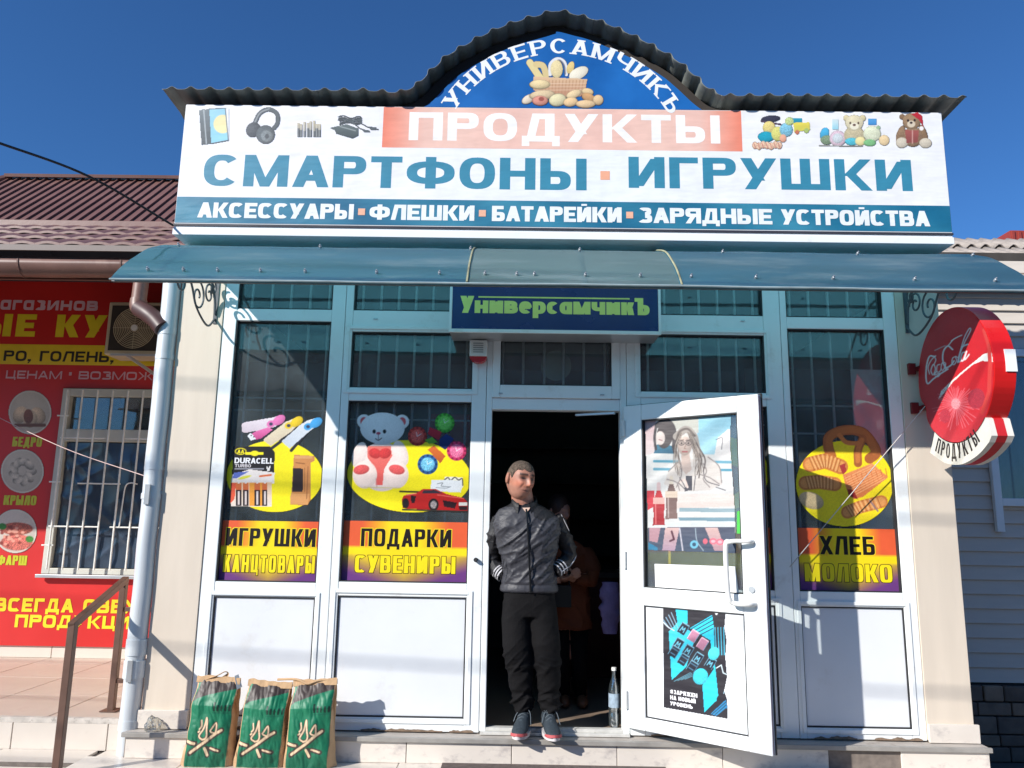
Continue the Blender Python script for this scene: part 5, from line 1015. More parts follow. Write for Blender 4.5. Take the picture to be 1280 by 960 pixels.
# air conditioner
AC = thing('air_conditioner', (-3.2, 1.8, 2.56), 'beige outdoor air conditioner unit with round fan grille on the red banner', 'air conditioner')
b = MB(); b.box(-3.585, -2.80, 1.66, 1.94, 2.585, 3.055); part('casing', b, mat('aged_beige_plastic', L(196, 186, 158), .5, .08, 6), AC, .012)
b = MB(); b.box(-3.55, -3.12, 1.652, 1.6595, 2.62, 3.02); part('grille_frame', b, mat('dark_grille', L(52, 46, 40), .7), AC, .002)
gr = MB()
for r in [.02+.0145*i for i in range(12)]: gr.tube([(-3.335+r*math.cos(a), 1.645, 2.82+r*math.sin(a)) for a in [2*math.pi*i/30 for i in range(31)]], .0036, 4, cap=False)
for i in range(8): a_ = i*math.pi/4; gr.tube([(-3.335+.02*math.cos(a_), 1.645, 2.82+.02*math.sin(a_)), (-3.335+.185*math.cos(a_), 1.645, 2.82+.185*math.sin(a_))], .0026, 4)
part('fan_grille', gr, mat('grille_wire', L(190, 178, 150), .5), AC); b = MB(); b.tube([(-3.335, 1.64, 2.82), (-3.335, 1.652, 2.82)], .028, 16); part('fan_hub', b, BARM, AC, 0, True)
b = MB(); b.tube([(-3.36, 1.62, 2.57), (-3.10, 1.99, 2.36)], .015, 4); b.tube([(-3.5, 1.62, 2.575), (-3.0, 1.62, 2.575)], .012, 4); part('support_bracket', b, ALU, AC)
# roof: ribbed upper slope, tiled lower strip, gutter
BR = mat('brown_roof_metal', L(122, 88, 80), .42, .1, 3, .06, 30, dirt=(L(140, 108, 106), 6, .58, .4)); BRD = mat('brown_rib', L(66, 38, 40), .5, .1)
E0, E1 = (1.2, 3.555), (2.2, 4.445)
HXE = -4.98
def slope(x, t, off=0.0): return Vector((x, 1.2+t-.66*off, 3.548+.89*t+.75*off))
b = MB(); b.add([(-5.98, 1.2, 3.548), (-2.23, 1.2, 3.548), (-2.23, 2.2, 4.438), (HXE, 2.2, 4.438), (-5.98, 6, 3.5), (-2.23, 6, 3.2)], [(0, 1, 2, 3), (3, 2, 5, 4), (0, 3, 4)]); part('roof_deck', b, BRD, LN)
for i in range(42):
    x1 = -2.238-.0885*i; x0 = x1-.070
    t1 = min(1, (x1+5.98)/(5.98+HXE)) if x1 < HXE else 1; t0 = min(1, (x0+5.98)/(5.98+HXE)) if x0 < HXE else 1
    if i < 30 and i: link('roof_panel', me_p, LN, (-.0885*i, 0, 0)); link('rib', me_r, LN, (-.0885*i, 0, 0)); continue
    if t0 <= .03: continue
    pb = MB(); P4 = [slope(x0, 0, .006), slope(x1, 0, .006), slope(x1, t1, .006), slope(x0, t0, .006)]; pb.prism(P4, (0, .003, -.004)); me_ = pb.mesh('roof_panel', BR)
    rb_ = MB(); tt_ = t0; rb_.prism([slope(x0-.014, 0, .022), slope(x0-.004, 0, .022), slope(x0-.004, tt_, .022), slope(x0-.014, tt_, .022)], (0, .012, -.014)); mr_ = rb_.mesh('rib', BR)
    if i == 0: me_p, me_r = me_, mr_
    link('roof_panel', me_, LN); link('rib', mr_, LN)
b = MB(); b.obox(Vector((0, 2.2, 4.448)), Vector((1, 0, 0)), Vector((0, 1, .3)).normalized(), Vector((0, -.3, 1)).normalized(), HXE-.02, -2.23, -.08, .1, 0, .03)
b.tube([slope(-5.98, 0, .02), slope(HXE, 1, .02)], .03, 6); part('ridge_cap', b, BR, LN)
b = MB(); b.box(-12, -2.23, 1.08, 1.215, 3.51, 3.57); part('flashing', b, BR, LN, .004)
# tiles
ty0, tz0, ty1, tz1 = .10, 2.985, 1.12, 3.525
for row in range(4):
    t_ = row/4; yA = ty0+(ty1-ty0)*t_; zA = tz0+(tz1-tz0)*t_; dy, dz = (ty1-ty0)/4*1.05, (tz1-tz0)/4*1.05
    tm = MB(); n = 6; vs = []
    for j, (yy, zz) in enumerate(((0, .012), (0, .03), (dy, dz+.008))):
        for i in range(n+1): vs.append(Vector((.172*i/n, yy, zz+.016*math.sin(math.pi*i/n)**1.0-.004)))
    tm.add(vs, [(j*(n+1)+i, j*(n+1)+i+1, (j+1)*(n+1)+i+1, (j+1)*(n+1)+i) for j in range(2) for i in range(n)]); tme = tm.mesh('roof_tile', BR)
    for i in range(15): link('roof_tile', tme, LN, (-2.42-.17*i-(row % 2)*.085-.0, yA, zA))
b = MB(); b.add([(-12, .10, 2.975), (-2.23, .10, 2.975), (-2.23, 1.15, 3.515), (-12, 1.15, 3.515)], [(0, 1, 2, 3)]); b.box(-12, -2.23, .085, .10, 2.955, 2.995); part('tile_deck', b, mat('grey_fascia', L(130, 118, 112), .6, .1), LN)
b = MB(); b.box(-12, -2.24, .17, .20, 2.78, 2.94); b.add([(-12, .2, 2.8), (-2.24, .2, 2.8), (-2.24, 2.03, 3.36), (-12, 2.03, 3.36)], [(0, 1, 2, 3)]); part('soffit', b, mat('brown_soffit', L(92, 62, 54), .6, .2), LN)
gt = MB(); n = 10; vs = []; NX = 60
for i in range(NX+1):
    x = -9+(9-2.36)*i/NX
    for j in range(n+1):
        a_ = math.pi+math.pi*j/n; dn = 1+.10*noise.noise(Vector((x*2.5, j*.3, 0)))*(1 if -3.2 < x < -2.5 else .3)
        vs.append(Vector((x, .08+.075*math.cos(a_)*dn, 2.865+.095*math.sin(a_)*dn)))
gt.add(vs, [(i*(n+1)+j, i*(n+1)+j+1, (i+1)*(n+1)+j+1, (i+1)*(n+1)+j) for i in range(NX) for j in range(n)])
GUT = part('gutter', gt, BROWNP, LN, 0, True); sd = GUT.modifiers.new('thickness', 'SOLIDIFY'); sd.thickness = .004
for x in (-3.3, -4.2, -2.62):
    b = MB(); b.tube([(x, .08+.079*math.cos(math.pi+math.pi*j/12), 2.865+.099*math.sin(math.pi+math.pi*j/12)) for j in range(13)], .007, 4); part('gutter_joint', b, BROWNP, LN)

# ---------------------------------------------------------------- right neighbour
RN = thing('sided_house', (4.5, 1.4, 0), 'house with cream plank siding, dark stone base and grey slate sheet roof', 'house')
SID = mat('cream_siding', L(205, 196, 184), .5, .05, 3, .05, 30, stretch=(1, 6, 6))
pm = MB(); pm.add([(2.69, 1.368, 0), (9, 1.368, 0), (9, 1.350, .004), (2.69, 1.350, .004), (2.69, 1.372, .112), (9, 1.372, .112)], [(0, 1, 2, 3), (3, 2, 5, 4)]); me_s = pm.mesh('siding_plank', SID)
for i in range(31): link('siding_plank', me_s, RN, (0, 0, .075+.108*i))
b = MB(); b.box(2.69, 9, 1.374, 1.5, -.48, 3.5); part('wall_core', b, DARKIN, RN)
STN = [mat('dark_stone%d' % k, c, .8, .25, 9, .5, 25) for k, c in enumerate((L(128, 112, 98), L(106, 94, 84), L(140, 120, 102)))]
z = -.48; r_ = 0
while z < .04:
    h = (.11, .085, .13, .1, .12)[r_ % 5]; h = min(h, .066-z) if z+h > .0 else h; x = 2.7-(r_ % 2)*.07
    while x < 4.6:
        wd = random.uniform(.14, .27); b = MB(); b.box(max(x, 2.69)+.005, x+wd-.005, 1.318+random.uniform(-.008, .008), 1.372, z+.005, z+h-.005); part('stone', b, STN[random.randrange(3)], RN, .008); x += wd
    z += h; r_ += 1
b = MB(); b.box(2.69, 9, 1.345, 1.374, -.48, .07); part('mortar', b, mat('dark_mortar', L(50, 46, 44), .9), RN)
# window with curtain
b = MB()
wx0, wz0, wz1 = 3.735, 1.40, 2.66
for q in ((wx0, wx0+.06, wz0-.2, wz1), (wx0+.06, 5.3, wz0, wz0+.06), (wx0+.06, 5.3, wz1-.06, wz1), (4.6, 4.68, wz0+.06, wz1-.06), (5.24, 5.3, wz0+.06, wz1-.06)): b.box(q[0], q[1], 1.31, 1.348, q[2], q[3])
RW = part('window_frame', b, FRAME, RN, .004)
b = MB(); b.box(wx0+.06, 5.24, 1.335, 1.339, wz0+.06, wz1-.06); part('pane', b, GLASS, RW)
nx = 160; vs = [Vector((wx0+.06+1.44*i/nx, 1.344+.004*math.sin(i*.9)+.003*math.sin(i*.37), zz)) for zz in (wz0+.06, wz1-.06) for i in range(nx+1)]
b = MB(); b.add(vs, [(i, i+1, nx+2+i, nx+1+i) for i in range(nx)]); part('curtain', b, mat('blue_grey_curtain', L(96, 112, 134), .7, .25, 12, stretch=(1, 1, .3)), RW, 0, True)
# slate sheet roof in overlapping rows
SLT = mat('grey_slate_sheet', L(168, 158, 148), .85, .12, 10, .4, 50, dirt=(L(120, 112, 104), 9, .52, .6))
ya, za, yb, zb = 1.2, 3.19, 3.05, 4.245
for row in range(4):
    t0, t1 = row/4-.01, (row+1)/4+.015; n = 150; b = MB(); vs = []
    for t_ in (t0, t1):
        for i in range(n+1):
            x = 2.9+(row % 2)*.03+i*.0235; off = .028*(1 if t_ == t0 else 0)
            vs.append(Vector((x, ya+(yb-ya)*t_, za+(zb-za)*t_+.024*math.sin(x*2*math.pi/.14)+off+.008)))
    b.add(vs, [(i, i+1, n+2+i, n+1+i) for i in range(n)]); o = part('roof_sheet', b, SLT, RN, 0, 60); sd = o.modifiers.new('thickness', 'SOLIDIFY'); sd.thickness = .008
b = MB(); b.box(2.75, 6.4, 1.22, 1.36, 3.165, 3.185); part('soffit', b, mat('dark_timber', L(54, 48, 44), .8), RN)
b = MB(); b.add([(2.9, 3.05, 4.2), (6.4, 3.05, 4.2), (6.4, 6, 3.0), (2.9, 6, 3.0)], [(0, 1, 2, 3)]); part('rear_roof', b, SLT, RN)
CHM = L(150, 60, 50); ch = at(1264, 300, 3.6); b = MB(); b.box(ch.x, ch.x+.5, 3.6, 4.0, 3.6, at(1264, 288, 3.6).z)
for i in range(7): b.box(ch.x+.01+i*.075, ch.x+.04+i*.075, 3.585, 3.6, 3.62, at(1264, 289, 3.6).z)
part('chimney', b, mat('red_chimney_metal', CHM, .5, .1), RN)

# ---------------------------------------------------------------- across the street (seen only in the glass)
OB = thing('opposite_house', (0, -17, -.48), 'long plain house across the street mirrored dimly in the panes', 'house')
b = MB(); b.box(-13, 15, -22, -17, -.48, 4.9); part('wall', b, mat('opposite_wall', L(128, 112, 92), .8, .1, 2), OB)
b = MB(); b.prism([(-13.4, -16.6, 4.8), (-13.4, -22.4, 4.8), (-13.4, -19.5, 6.6)], (28.8, 0, 0)); part('roof', b, mat('opposite_roof', L(110, 84, 76), .7, .15), OB)
for i in range(8):
    b = MB(); b.box(-11+i*3.3, -9.7+i*3.3, -16.99, -16.95, .7, 2.1); part('window', b, mat('opposite_glass', L(50, 60, 70), .2), OB)
FN = thing('street_fence', (0, -14, -.48), 'pale board fence across the street mirrored in the panes', 'fence')
for i in range(30):
    b = MB(); b.box(-13+i*.92, -12.12+i*.92, -14.03, -14, -.48, 1.1); part('fence_board', b, mat('fence_paint', L(170, 172, 165), .7), FN)

# ---------------------------------------------------------------- coal bags
def vcol_obj(name, vs, fs, cols, m, parent, smooth=True):
    me = bpy.data.meshes.new(name); me.from_pydata([tuple(v) for v in vs], [], fs); me.materials.append(m)
    a = me.color_attributes.new('Col', 'FLOAT_COLOR', 'POINT'); a.data.foreach_set('color', np.array(cols, dtype=np.float32).ravel()); me.update()
    o = link(name, me, parent)
    if smooth: shade(me, 60)
    return o
KRAFT = (196, 160, 120)
def bag_art(s_, t_, seed):       # s across 0..1, t up 0..1 -> colour
    pass
def coal_bag(x0, x1, yf, z0, z1, lean, seed, label):
    rnd = random.Random(seed)
    t = thing('coal_bag', ((x0+x1)/2, yf+.05, z0), label, 'paper bag', 'bags of charcoal on the step')
    P = Paint(0, 0, 64, 116, .8, KRAFT).z(0, 0, 8)
    # painted in an 8x frame like the photograph's bag: 640 x 960 sheet squeezed to the front face (48..440 , 60..945)
    k = lambda x, y: ((x-48)/392*512, (y-60)/885*928)
    GRN = (10, 118, 82); BRN = (62, 50, 46)
    P.poly([k(58, 60), (505, 0), (508, 928), k(56, 945)], GRN, (8, 104, 74)); P.poly([k(90, 60), (500, 0), (504, 70), (330, 110), (180, 150), (60, 190), (10, 230), k(64, 200)], BRN)
    CR = (226, 196, 160)
    for q, wd in (([(100, 800), (160, 745), (240, 670), (310, 600), (370, 552)], 52), ([(60, 690), (140, 700)], 46), ([(250, 745), (270, 815)], 46), ([(285, 745), (368, 770)], 40), ([(205, 655), (170, 620), (205, 540), (220, 440), (235, 540), (246, 600), (235, 640), (205, 655)], 30), ([(160, 590), (178, 540), (172, 470)], 26), ([(270, 560), (310, 480), (318, 580), (280, 575), (270, 560)], 28)):
        P.line([k(*v) for v in (cv(q, 4) if len(q) > 2 else q)], wd*1.25, BRN)
    for q, wd in (([(105, 795), (160, 742), (240, 668), (310, 598), (368, 552)], 24), ([(62, 682), (130, 700)], 24), ([(235, 745), (268, 815)], 24), ([(285, 742), (360, 768)], 16), ([(205, 655), (170, 620), (205, 540), (220, 430), (235, 540), (246, 600), (235, 640), (205, 655)], 15), ([(165, 550), (180, 520), (172, 460)], 14), ([(158, 580), (170, 570)], 14), ([(270, 560), (310, 480), (318, 580), (280, 575), (270, 560)], 14)):
        P.line([k(*v) for v in (cv(q, 4) if len(q) > 2 else q)], wd*1.3, CR)
    TXT = (4, 52, 38)
    for st in text_quads('Уголь', 290, 495, 0, 96, sw=.24, bh=.18, gap=.22):
        for qd in st: P.poly([(x, 310-y) for x, y in qd], TXT)
    P.line([(300, 330), (500, 326)], 14, (12, 100, 74)); P.grain(.08)
    W_, H_, D_ = x1-x0, z1-z0, .115; nx, nz = P.a.shape[1]-1, P.a.shape[0]-1; vs = []; cols = []
    def dis(u, v, s2):
        return .012*noise.noise(Vector((u*4+seed*3, v*4, s2)))+.005*abs(noise.noise(Vector((u*7+seed, v*3.5+u*3, s2+5))))+.004*abs(noise.noise(Vector((u*9+v*8+seed, v*7-u*4, s2+9))))
    def bulge(u, v): return .026*math.sin(math.pi*min(1, max(0, u)))**.6*math.sin(math.pi*(.08+.86*(1-v)))**.7
    for j in range(nz+1):
        v = 1-j/nz
        for i in range(nx+1):
            u = i/nx; pinch = 1-.05*max(0, v-.8)/.2*0
            x = x0+W_*u*pinch+lean*v+.006*noise.noise(Vector((v*5, seed, 2))); y = yf-bulge(u, v)-dis(u, v, 1)+.05*max(0, v-.72)/.28
            vs.append((x, y, z0+H_*v+.006*math.sin(u*3+seed)*v)); cols.append(tuple(lin(np.clip(P.a[j, i, :3], 0, 255)))+(1,))
    fs = [(j*(nx+1)+i, (j+1)*(nx+1)+i, (j+1)*(nx+1)+i+1, j*(nx+1)+i+1) for j in range(nz) for i in range(nx)]
    vcol_obj('printed_front', vs, fs, cols, PRINTP, t)
    # sides, back, top: kraft paper
    KM = mat('kraft_paper', L(*KRAFT), .75, .12, 8, .5, 30, dirt=(L(150, 116, 84), 10, .55, .5)); b = MB()
    n = 40; m_ = 10
    for side, sx in ((0, -1), (1, 1)):
        vv = []
        for j in range(n+1):
            v = j/n; yF = yf-bulge(side, v)-dis(side, v, 1)+.05*max(0, v-.72)/.28; yB = yf+D_-.05*max(0, v-.72)/.28
            xe = x0+W_*side+lean*v+.006*noise.noise(Vector((v*5, seed, 2)))
            for i in range(m_+1):
                w_ = i/m_; gus = (-.022 if True else 0)*math.sin(math.pi*w_)*(.2+v)+.014*math.sin(math.pi*w_)*(1-v)
                vv.append((xe+sx*(gus+.03*math.sin(math.pi*w_)*(v < .7)*(1-v/.7)+.006*noise.noise(Vector((w_*6, v*9, seed+side)))), yF+(yB-yF)*w_, z0+H_*v+.006*math.sin(side*3+seed)*v))
        b.add(vv, [(j*(m_+1)+i, j*(m_+1)+i+1, (j+1)*(m_+1)+i+1, (j+1)*(m_+1)+i) for j in range(n) for i in range(m_)])
    b.add([(x0, yf+D_, z0), (x1, yf+D_, z0), (x1+lean, yf+D_-.05, z1), (x0+lean, yf+D_-.05, z1)], [(0, 1, 2, 3)])
    part('kraft_side', b, KM, t, 0, 60)
    b = MB(); nt_ = 24; vv = []
    for i in range(nt_+1):
        u = i/nt_; x = x0-.006+(W_+.014)*u+lean; base = z0+H_+.006*math.sin(u*3+seed); wob = .010*noise.noise(Vector((u*5, seed*2, 4)))
        for (dy, dz) in ((.045, -.012), (.052+wob, .020+wob), (.060+wob, .022+wob), (.068, -.01)): vv.append((x, yf+dy-.01, base+dz))
    b.add(vv, [(i*4+j, i*4+j+1, (i+1)*4+j+1, (i+1)*4+j) for i in range(nt_) for j in range(3)]); part('folded_top', b, KM, t, 0, 60)
    return t, KM
zb_ = -.15
t_, KM = coal_bag(-1.834, -1.600, -.23, zb_, .296, .026, 1, 'leftmost green charcoal bag with its torn paper loop sticking up')
b = MB(); b.tube(curve([(-1.77, -.18, .30), (-1.70, -.19, .325), (-1.66, -.18, .345), (-1.645, -.17, .33), (-1.68, -.17, .305)], 5), [(.012, .003)]*21, 6); part('torn_loop', b, KM, t_, 0, 60)
b = MB(); b.add([(-1.60, -.19, .325), (-1.585, -.17, .33), (-1.555, -.18, .265), (-1.575, -.21, .255)], [(0, 1, 2, 3)]); part('paper_flap', b, PLASW, t_)
coal_bag(-1.546, -1.308, -.225, zb_, .279, .030, 2, 'middle one of the three green charcoal bags')
t_, KM = coal_bag(-1.272, -1.035, -.22, zb_, .290, .012, 5, 'rightmost green charcoal bag with a string tied along its top')
b = MB(); b.tube(curve([(-1.36, -.165, .305), (-1.25, -.18, .31), (-1.18, -.19, .29), (-1.12, -.18, .305), (-1.02, -.165, .315)], 6), .007, 6); part('tied_string', b, KM, t_, 0, True)

# crumpled bag beside the drain pipe, door mat, bottle
b = MB(); b.ball((-2.105, -.055, .012), .042, .038, .050, 28)
b.v = [tuple(Vector(v)+(Vector(v)-Vector((-2.095, -.06, .015))).normalized()*(.016*noise.noise(Vector(v)*30)+.012*noise.noise(Vector(v)*70))) for v in b.v]
single('crumpled_bag', b, glass_mat('thin_plastic', (.93, .92, .88), .12, .5), 'crumpled clear plastic bag stuck between drain pipe and pillar', 'plastic bag', (-2.095, -.06, -.008))
b = MB(); b.box(-.405, .86, -.66, -.118, -.149, -.137); single('door_mat', b, mat('dark_mat', L(92, 80, 76), .9, .25, 40, .5, 120), 'thin dark mat lying on the step in front of the door', 'mat', (.2, -.4, -.149))
WB_ = thing('water_bottle', (.618, .16, .0), 'clear plastic water bottle with blue label standing by the right door jamb', 'bottle')
def lathe(cx, cy, prof_, n=18):
    b = MB(); vs = []
    for r, z in prof_:
        for j in range(n): a = 2*math.pi*j/n; vs.append((cx+r*math.cos(a), cy+r*math.sin(a), z))
    return b.add(vs, [(i*n+j, i*n+(j+1) % n, (i+1)*n+(j+1) % n, (i+1)*n+j) for i in range(len(prof_)-1) for j in range(n)])
part('bottle_body', lathe(.603, .13, [(.001, .012), (.03, .01), (.034, .03), (.034, .09), (.031, .1), (.034, .11), (.034, .22), (.03, .25), (.016, .29), (.013, .31), (.013, .335), (.001, .336)]), glass_mat('clear_plastic', (.84, .9, .94), .34, .3), WB_, 0, True)
part('bottle_cap', lathe(.603, .13, [(.001, .335), (.015, .334), (.015, .352), (.001, .353)]), PLASW, WB_, 0, True); part('bottle_label', lathe(.603, .13, [(.0345, .125), (.0345, .205)]), mat('blue_label', L(150, 168, 184), .5, .3, 30), WB_, 0, True)

# ---------------------------------------------------------------- people
def bake(name, me, mods, m):
    o = bpy.data.objects.new(name, me); COL.objects.link(o)
    for typ, kw in mods:
        md = o.modifiers.new(typ.lower(), typ)
        for k, v in kw.items(): setattr(md, k, v)
    dg = bpy.context.evaluated_depsgraph_get(); dg.update(); me2 = bpy.data.meshes.new_from_object(o.evaluated_get(dg)); me2.name = name
    bpy.data.objects.remove(o); me2.materials.clear(); me2.materials.append(m); return me2
def displace(me, fn):
    n = len(me.vertices); co = np.empty(n*3, np.float32); me.vertices.foreach_get('co', co); no = np.empty(n*3, np.float32); me.vertex_normals.foreach_get('vector', no)
    co = co.reshape(-1, 3); no = no.reshape(-1, 3); d = np.array([fn(Vector(c), Vector(q)) for c, q in zip(co.tolist(), no.tolist())], np.float32)
    co += no*d[:, None]; me.vertices.foreach_set('co', co.ravel()); me.update()
def ring_loft(b, rings, n=28, cap=True, e=2.4):
    """rings: (cx,cy,z,rx,ry[,tiltx,tilty])"""
    vs = []
    for R_ in rings:
        cx, cy, z, rx, ry = R_[:5]; tx = R_[5] if len(R_) > 5 else 0; ty = R_[6] if len(R_) > 6 else 0
        for j in range(n):
            a = 2*math.pi*j/n; c, s_ = math.cos(a), math.sin(a); x = rx*math.copysign(abs(c)**(2/e), c); y = ry*math.copysign(abs(s_)**(2/e), s_); vs.append((cx+x, cy+y, z+x*tx+y*ty))
    k = len(rings); fs = [(i*n+j, i*n+(j+1) % n, (i+1)*n+(j+1) % n, (i+1)*n+j) for i in range(k-1) for j in range(n)]
    if cap: fs += [tuple(reversed(range(n))), tuple((k-1)*n+j for j in range(n))]
    return b.add(vs, fs)
def fold(v, sx, sz, slope, seed, sharp=1.0):
    q = noise.noise(Vector((v.x*sx, v.y*sx*.6+seed, (v.z+slope*abs(v.x-.075))*sz))); return (1-abs(q)*2.2)**3*sharp if abs(q) < .45 else 0
def head_mesh(b, c, yaw, pitch, s=1.0):
    """face with sockets, nose, lips, chin, ears; c is the head centre"""
    n, m = 72, 60; R_ = Matrix.Rotation(yaw, 3, 'Z') @ Matrix.Rotation(pitch, 3, 'X') @ Matrix.Rotation(math.radians(5), 3, 'Y'); vs = []
    G = lambda d, w_: math.exp(-(d/w_)**2)
    def f(th, ph):        # th polar from top, ph azimuth with 0 = face (-y)
        sn = math.sin(th); sn = sn**.87 if th < math.pi/2 else sn**.9; x, y, z = sn*math.sin(ph), -sn*math.cos(ph), math.cos(th)
        jaw = max(0, -z); rx = .0785*(1-.22*jaw**1.5); ry = .098*(1-.14*jaw); X, Y, Z = x*rx, y*ry, z*(.110 if z > 0 else .116)
        if y < .25: 
            fr = max(0, -y)**.6 if y < 0 else 0
            Y -= .012*G(z+.80, .28)*fr                       # chin forward
            Y += .013*G(Z-.018, .014)*fr*(G(abs(X)-.030, .017))     # eye sockets
            Y -= .009*G(Z-.040, .010)*fr*G(X, .045)                       # brow ridge
            Y -= .026*G(X, .0115)*fr*(G(Z+.016, .016)*1.0+G(Z-.006, .016)*.55+G(Z-.024, .014)*.18)   # nose
            Y -= .006*fr*G(abs(X)-.013, .007)*G(Z+.021, .008)           # nostrils
            Y -= .0065*fr*G(X, .021)*(G(Z+.047, .0055)+G(Z+.060, .0065)*.95)    # lips
            Y += .004*fr*G(X, .022)*G(Z+.0535, .003)
            Y -= .006*fr*G(abs(X)-.043, .018)*G(Z+.012, .02)            # cheekbones
            Y += .005*fr*G(abs(X)-.034+.3*(Z+.035), .006)*G(Z+.035, .018)            # folds
            Y -= .004*fr*G(Z-.016, .007)*G(abs(X)-.030, .012)           # eyelids
        return Vector((X, Y, Z))
    for i in range(m+1):
        for j in range(n): vs.append(c+R_@(f(math.pi*i/m, 2*math.pi*j/n)*s))
    b.add(vs, [(i*n+j, (i+1)*n+j, (i+1)*n+(j+1) % n, i*n+(j+1) % n) for i in range(m) for j in range(n)])
    for sg in (-1, 1):
        e_ = MB(); e_.ball((0, 0, 0), .012, .022, .034, 16)
        b.add([c+R_@((Vector((sg*.083, .010, .000))+Matrix.Rotation(sg*.35, 3, 'Z')@Vector(v))*s) for v in e_.v], e_.f)
    return R_
def hand(b, wrist, dirv, side, s=1.0):
    d = Vector(dirv).normalized(); sd = d.cross(Vector((0, 1, 0))).normalized()*side; nrm = d.cross(sd)
    w0 = Vector(wrist); b.tube([w0, w0+d*.03, w0+d*.085], [(.024, .018), (.036, .016), (.036, .014)], 10)
    for k, ln in enumerate((.060, .068, .064, .050)):
        o_ = w0+d*.08+sd*(-.027+.018*k); b.tube([o_, o_+d*ln*.5+nrm*.006, o_+d*ln*.9+nrm*.022], [.009, .0085, .007], 8)
    o_ = w0+d*.035-sd*.034; b.tube([o_, o_+d*.03-sd*.015, o_+d*.055-sd*.016+nrm*.01], [.011, .010, .008], 8)

MAN = thing('person', (.13, -.02, .0), 'man in a grey and black zip jacket and black trousers standing in the doorway', 'person')
SKIN = MATS['skin'] = print_mat('skin', .5)
hc = Vector((.016, -.078, 1.468)); HY, HPI = math.radians(31), math.radians(10)
b = MB(); Rh = head_mesh(b, hc, HY, HPI, 1.02)
b.tube([(.045, .01, 1.19), (.040, -.01, 1.29), (.024, -.045, 1.40), (.016, -.05, 1.44)], [(.085, .066), (.070, .064), (.064, .064), (.058, .055)], 24)
ring_loft(b, [(.075, .0, .70, .10, .08), (.075, 0, .85, .125, .085), (.07, 0, 1.0, .13, .09), (.06, 0, 1.15, .14, .09), (.055, .0, 1.225, .11, .07), (.05, 0, 1.25, .06, .05)])
for q_ in (((.02, 0, .72), (.014, -.02, .45), (.052, 0, .13)), ((.145, 0, .72), (.182, -.02, .45), (.208, 0, .13))): b.tube(list(q_), [.07, .05, .035], 14)
aL_ = [(-.085, .0, 1.21), (-.150, .058, 1.0), (-.10, .02, .93)]; aR_ = [(.215, .0, 1.21), (.316, .038, 1.045), (.245, .0, .955)]
b.tube(curve(aL_, 5), [.030]*6+[.024]*5, 12); b.tube(curve(aR_, 5), [.030]*6+[.024]*5, 12); hand(b, (-.07, .01, .92), (.6, .1, -.8), 1, .8); hand(b, (.215, .0, .94), (-.6, .1, -.8), -1, .8)
me = bake('body', b.mesh('body', SKIN), [('REMESH', dict(mode='VOXEL', voxel_size=.0038))], SKIN)
Ri = Rh.transposed(); n = len(me.vertices); cols = np.zeros((n, 4), np.float32); cols[:, 3] = 1
G = lambda d, w_: math.exp(-(d/w_)**2)
for i, v in enumerate(me.vertices):
    q = Ri@(v.co-hc)/1.02; c = np.array((196, 132, 108.))+10*noise.noise(v.co*40)
    if abs(q.x) < .1 and -.14 < q.z < .14:
        fr = 1.0 if q.y < -.03 else 0.0
        c = c*(1-.7*fr*G(q.z-.041+.1*max(0, abs(q.x)-.03), .0055)*(1 if .010 < abs(q.x) < .052 else 0))           # brows
        c = c*(1-.92*fr*G(q.z-.0165, .0058)*G(abs(q.x)-.031, .014))*(1-.34*fr*G(q.z-.026, .012)*G(abs(q.x)-.031, .02))*(1-.25*fr*G(q.z-.004, .006)*G(abs(q.x)-.031, .015))*(1-.3*fr*G(abs(q.x)-.017, .005)*G(q.z+.006, .02))            # narrowed eyes; shade of sockets and nose sides painted into the skin
        c = c*(1-fr*.30*G(q.x, .022)*G(q.z+.054, .0095))+np.array((150, 60, 60))*fr*.30*G(q.x, .022)*G(q.z+.054, .0095)
        c = c*(1-fr*.7*G(q.x, .022)*G(q.z+.0535, .0030)); c = c*(1-fr*.5*G(abs(q.x)-.008, .004)*G(q.z+.028, .004))
        st = max(0, min(1, (-q.z-.025)/.02))*(1 if q.y < .02 else 0); c = c*(1-.26*st)+np.array((112, 96, 92))*.26*st
        c += np.array((6, -5, -5))*fr*(G(abs(q.x)-.045, .02)*G(q.z+.015, .022)+G(q.x, .012)*G(q.z+.016, .014))
        c *= 1-.14*fr*G(q.z-.075, .003)*G(q.x, .04)-.10*fr*G(q.z-.062, .003)*G(q.x, .04)-.2*fr*G(q.x-.004, .003)*G(q.z-.045, .01)-.14*fr*G(abs(q.x)-.034, .004)*G(q.z+.036, .015)  # shade of forehead, frown and cheek creases painted into the skin colour
    cols[i, :3] = lin(np.clip(c, 0, 255))
a_ = me.color_attributes.new('Col', 'FLOAT_COLOR', 'POINT'); a_.data.foreach_set('color', cols.ravel()); shade(me, 180); link('body', me, MAN)
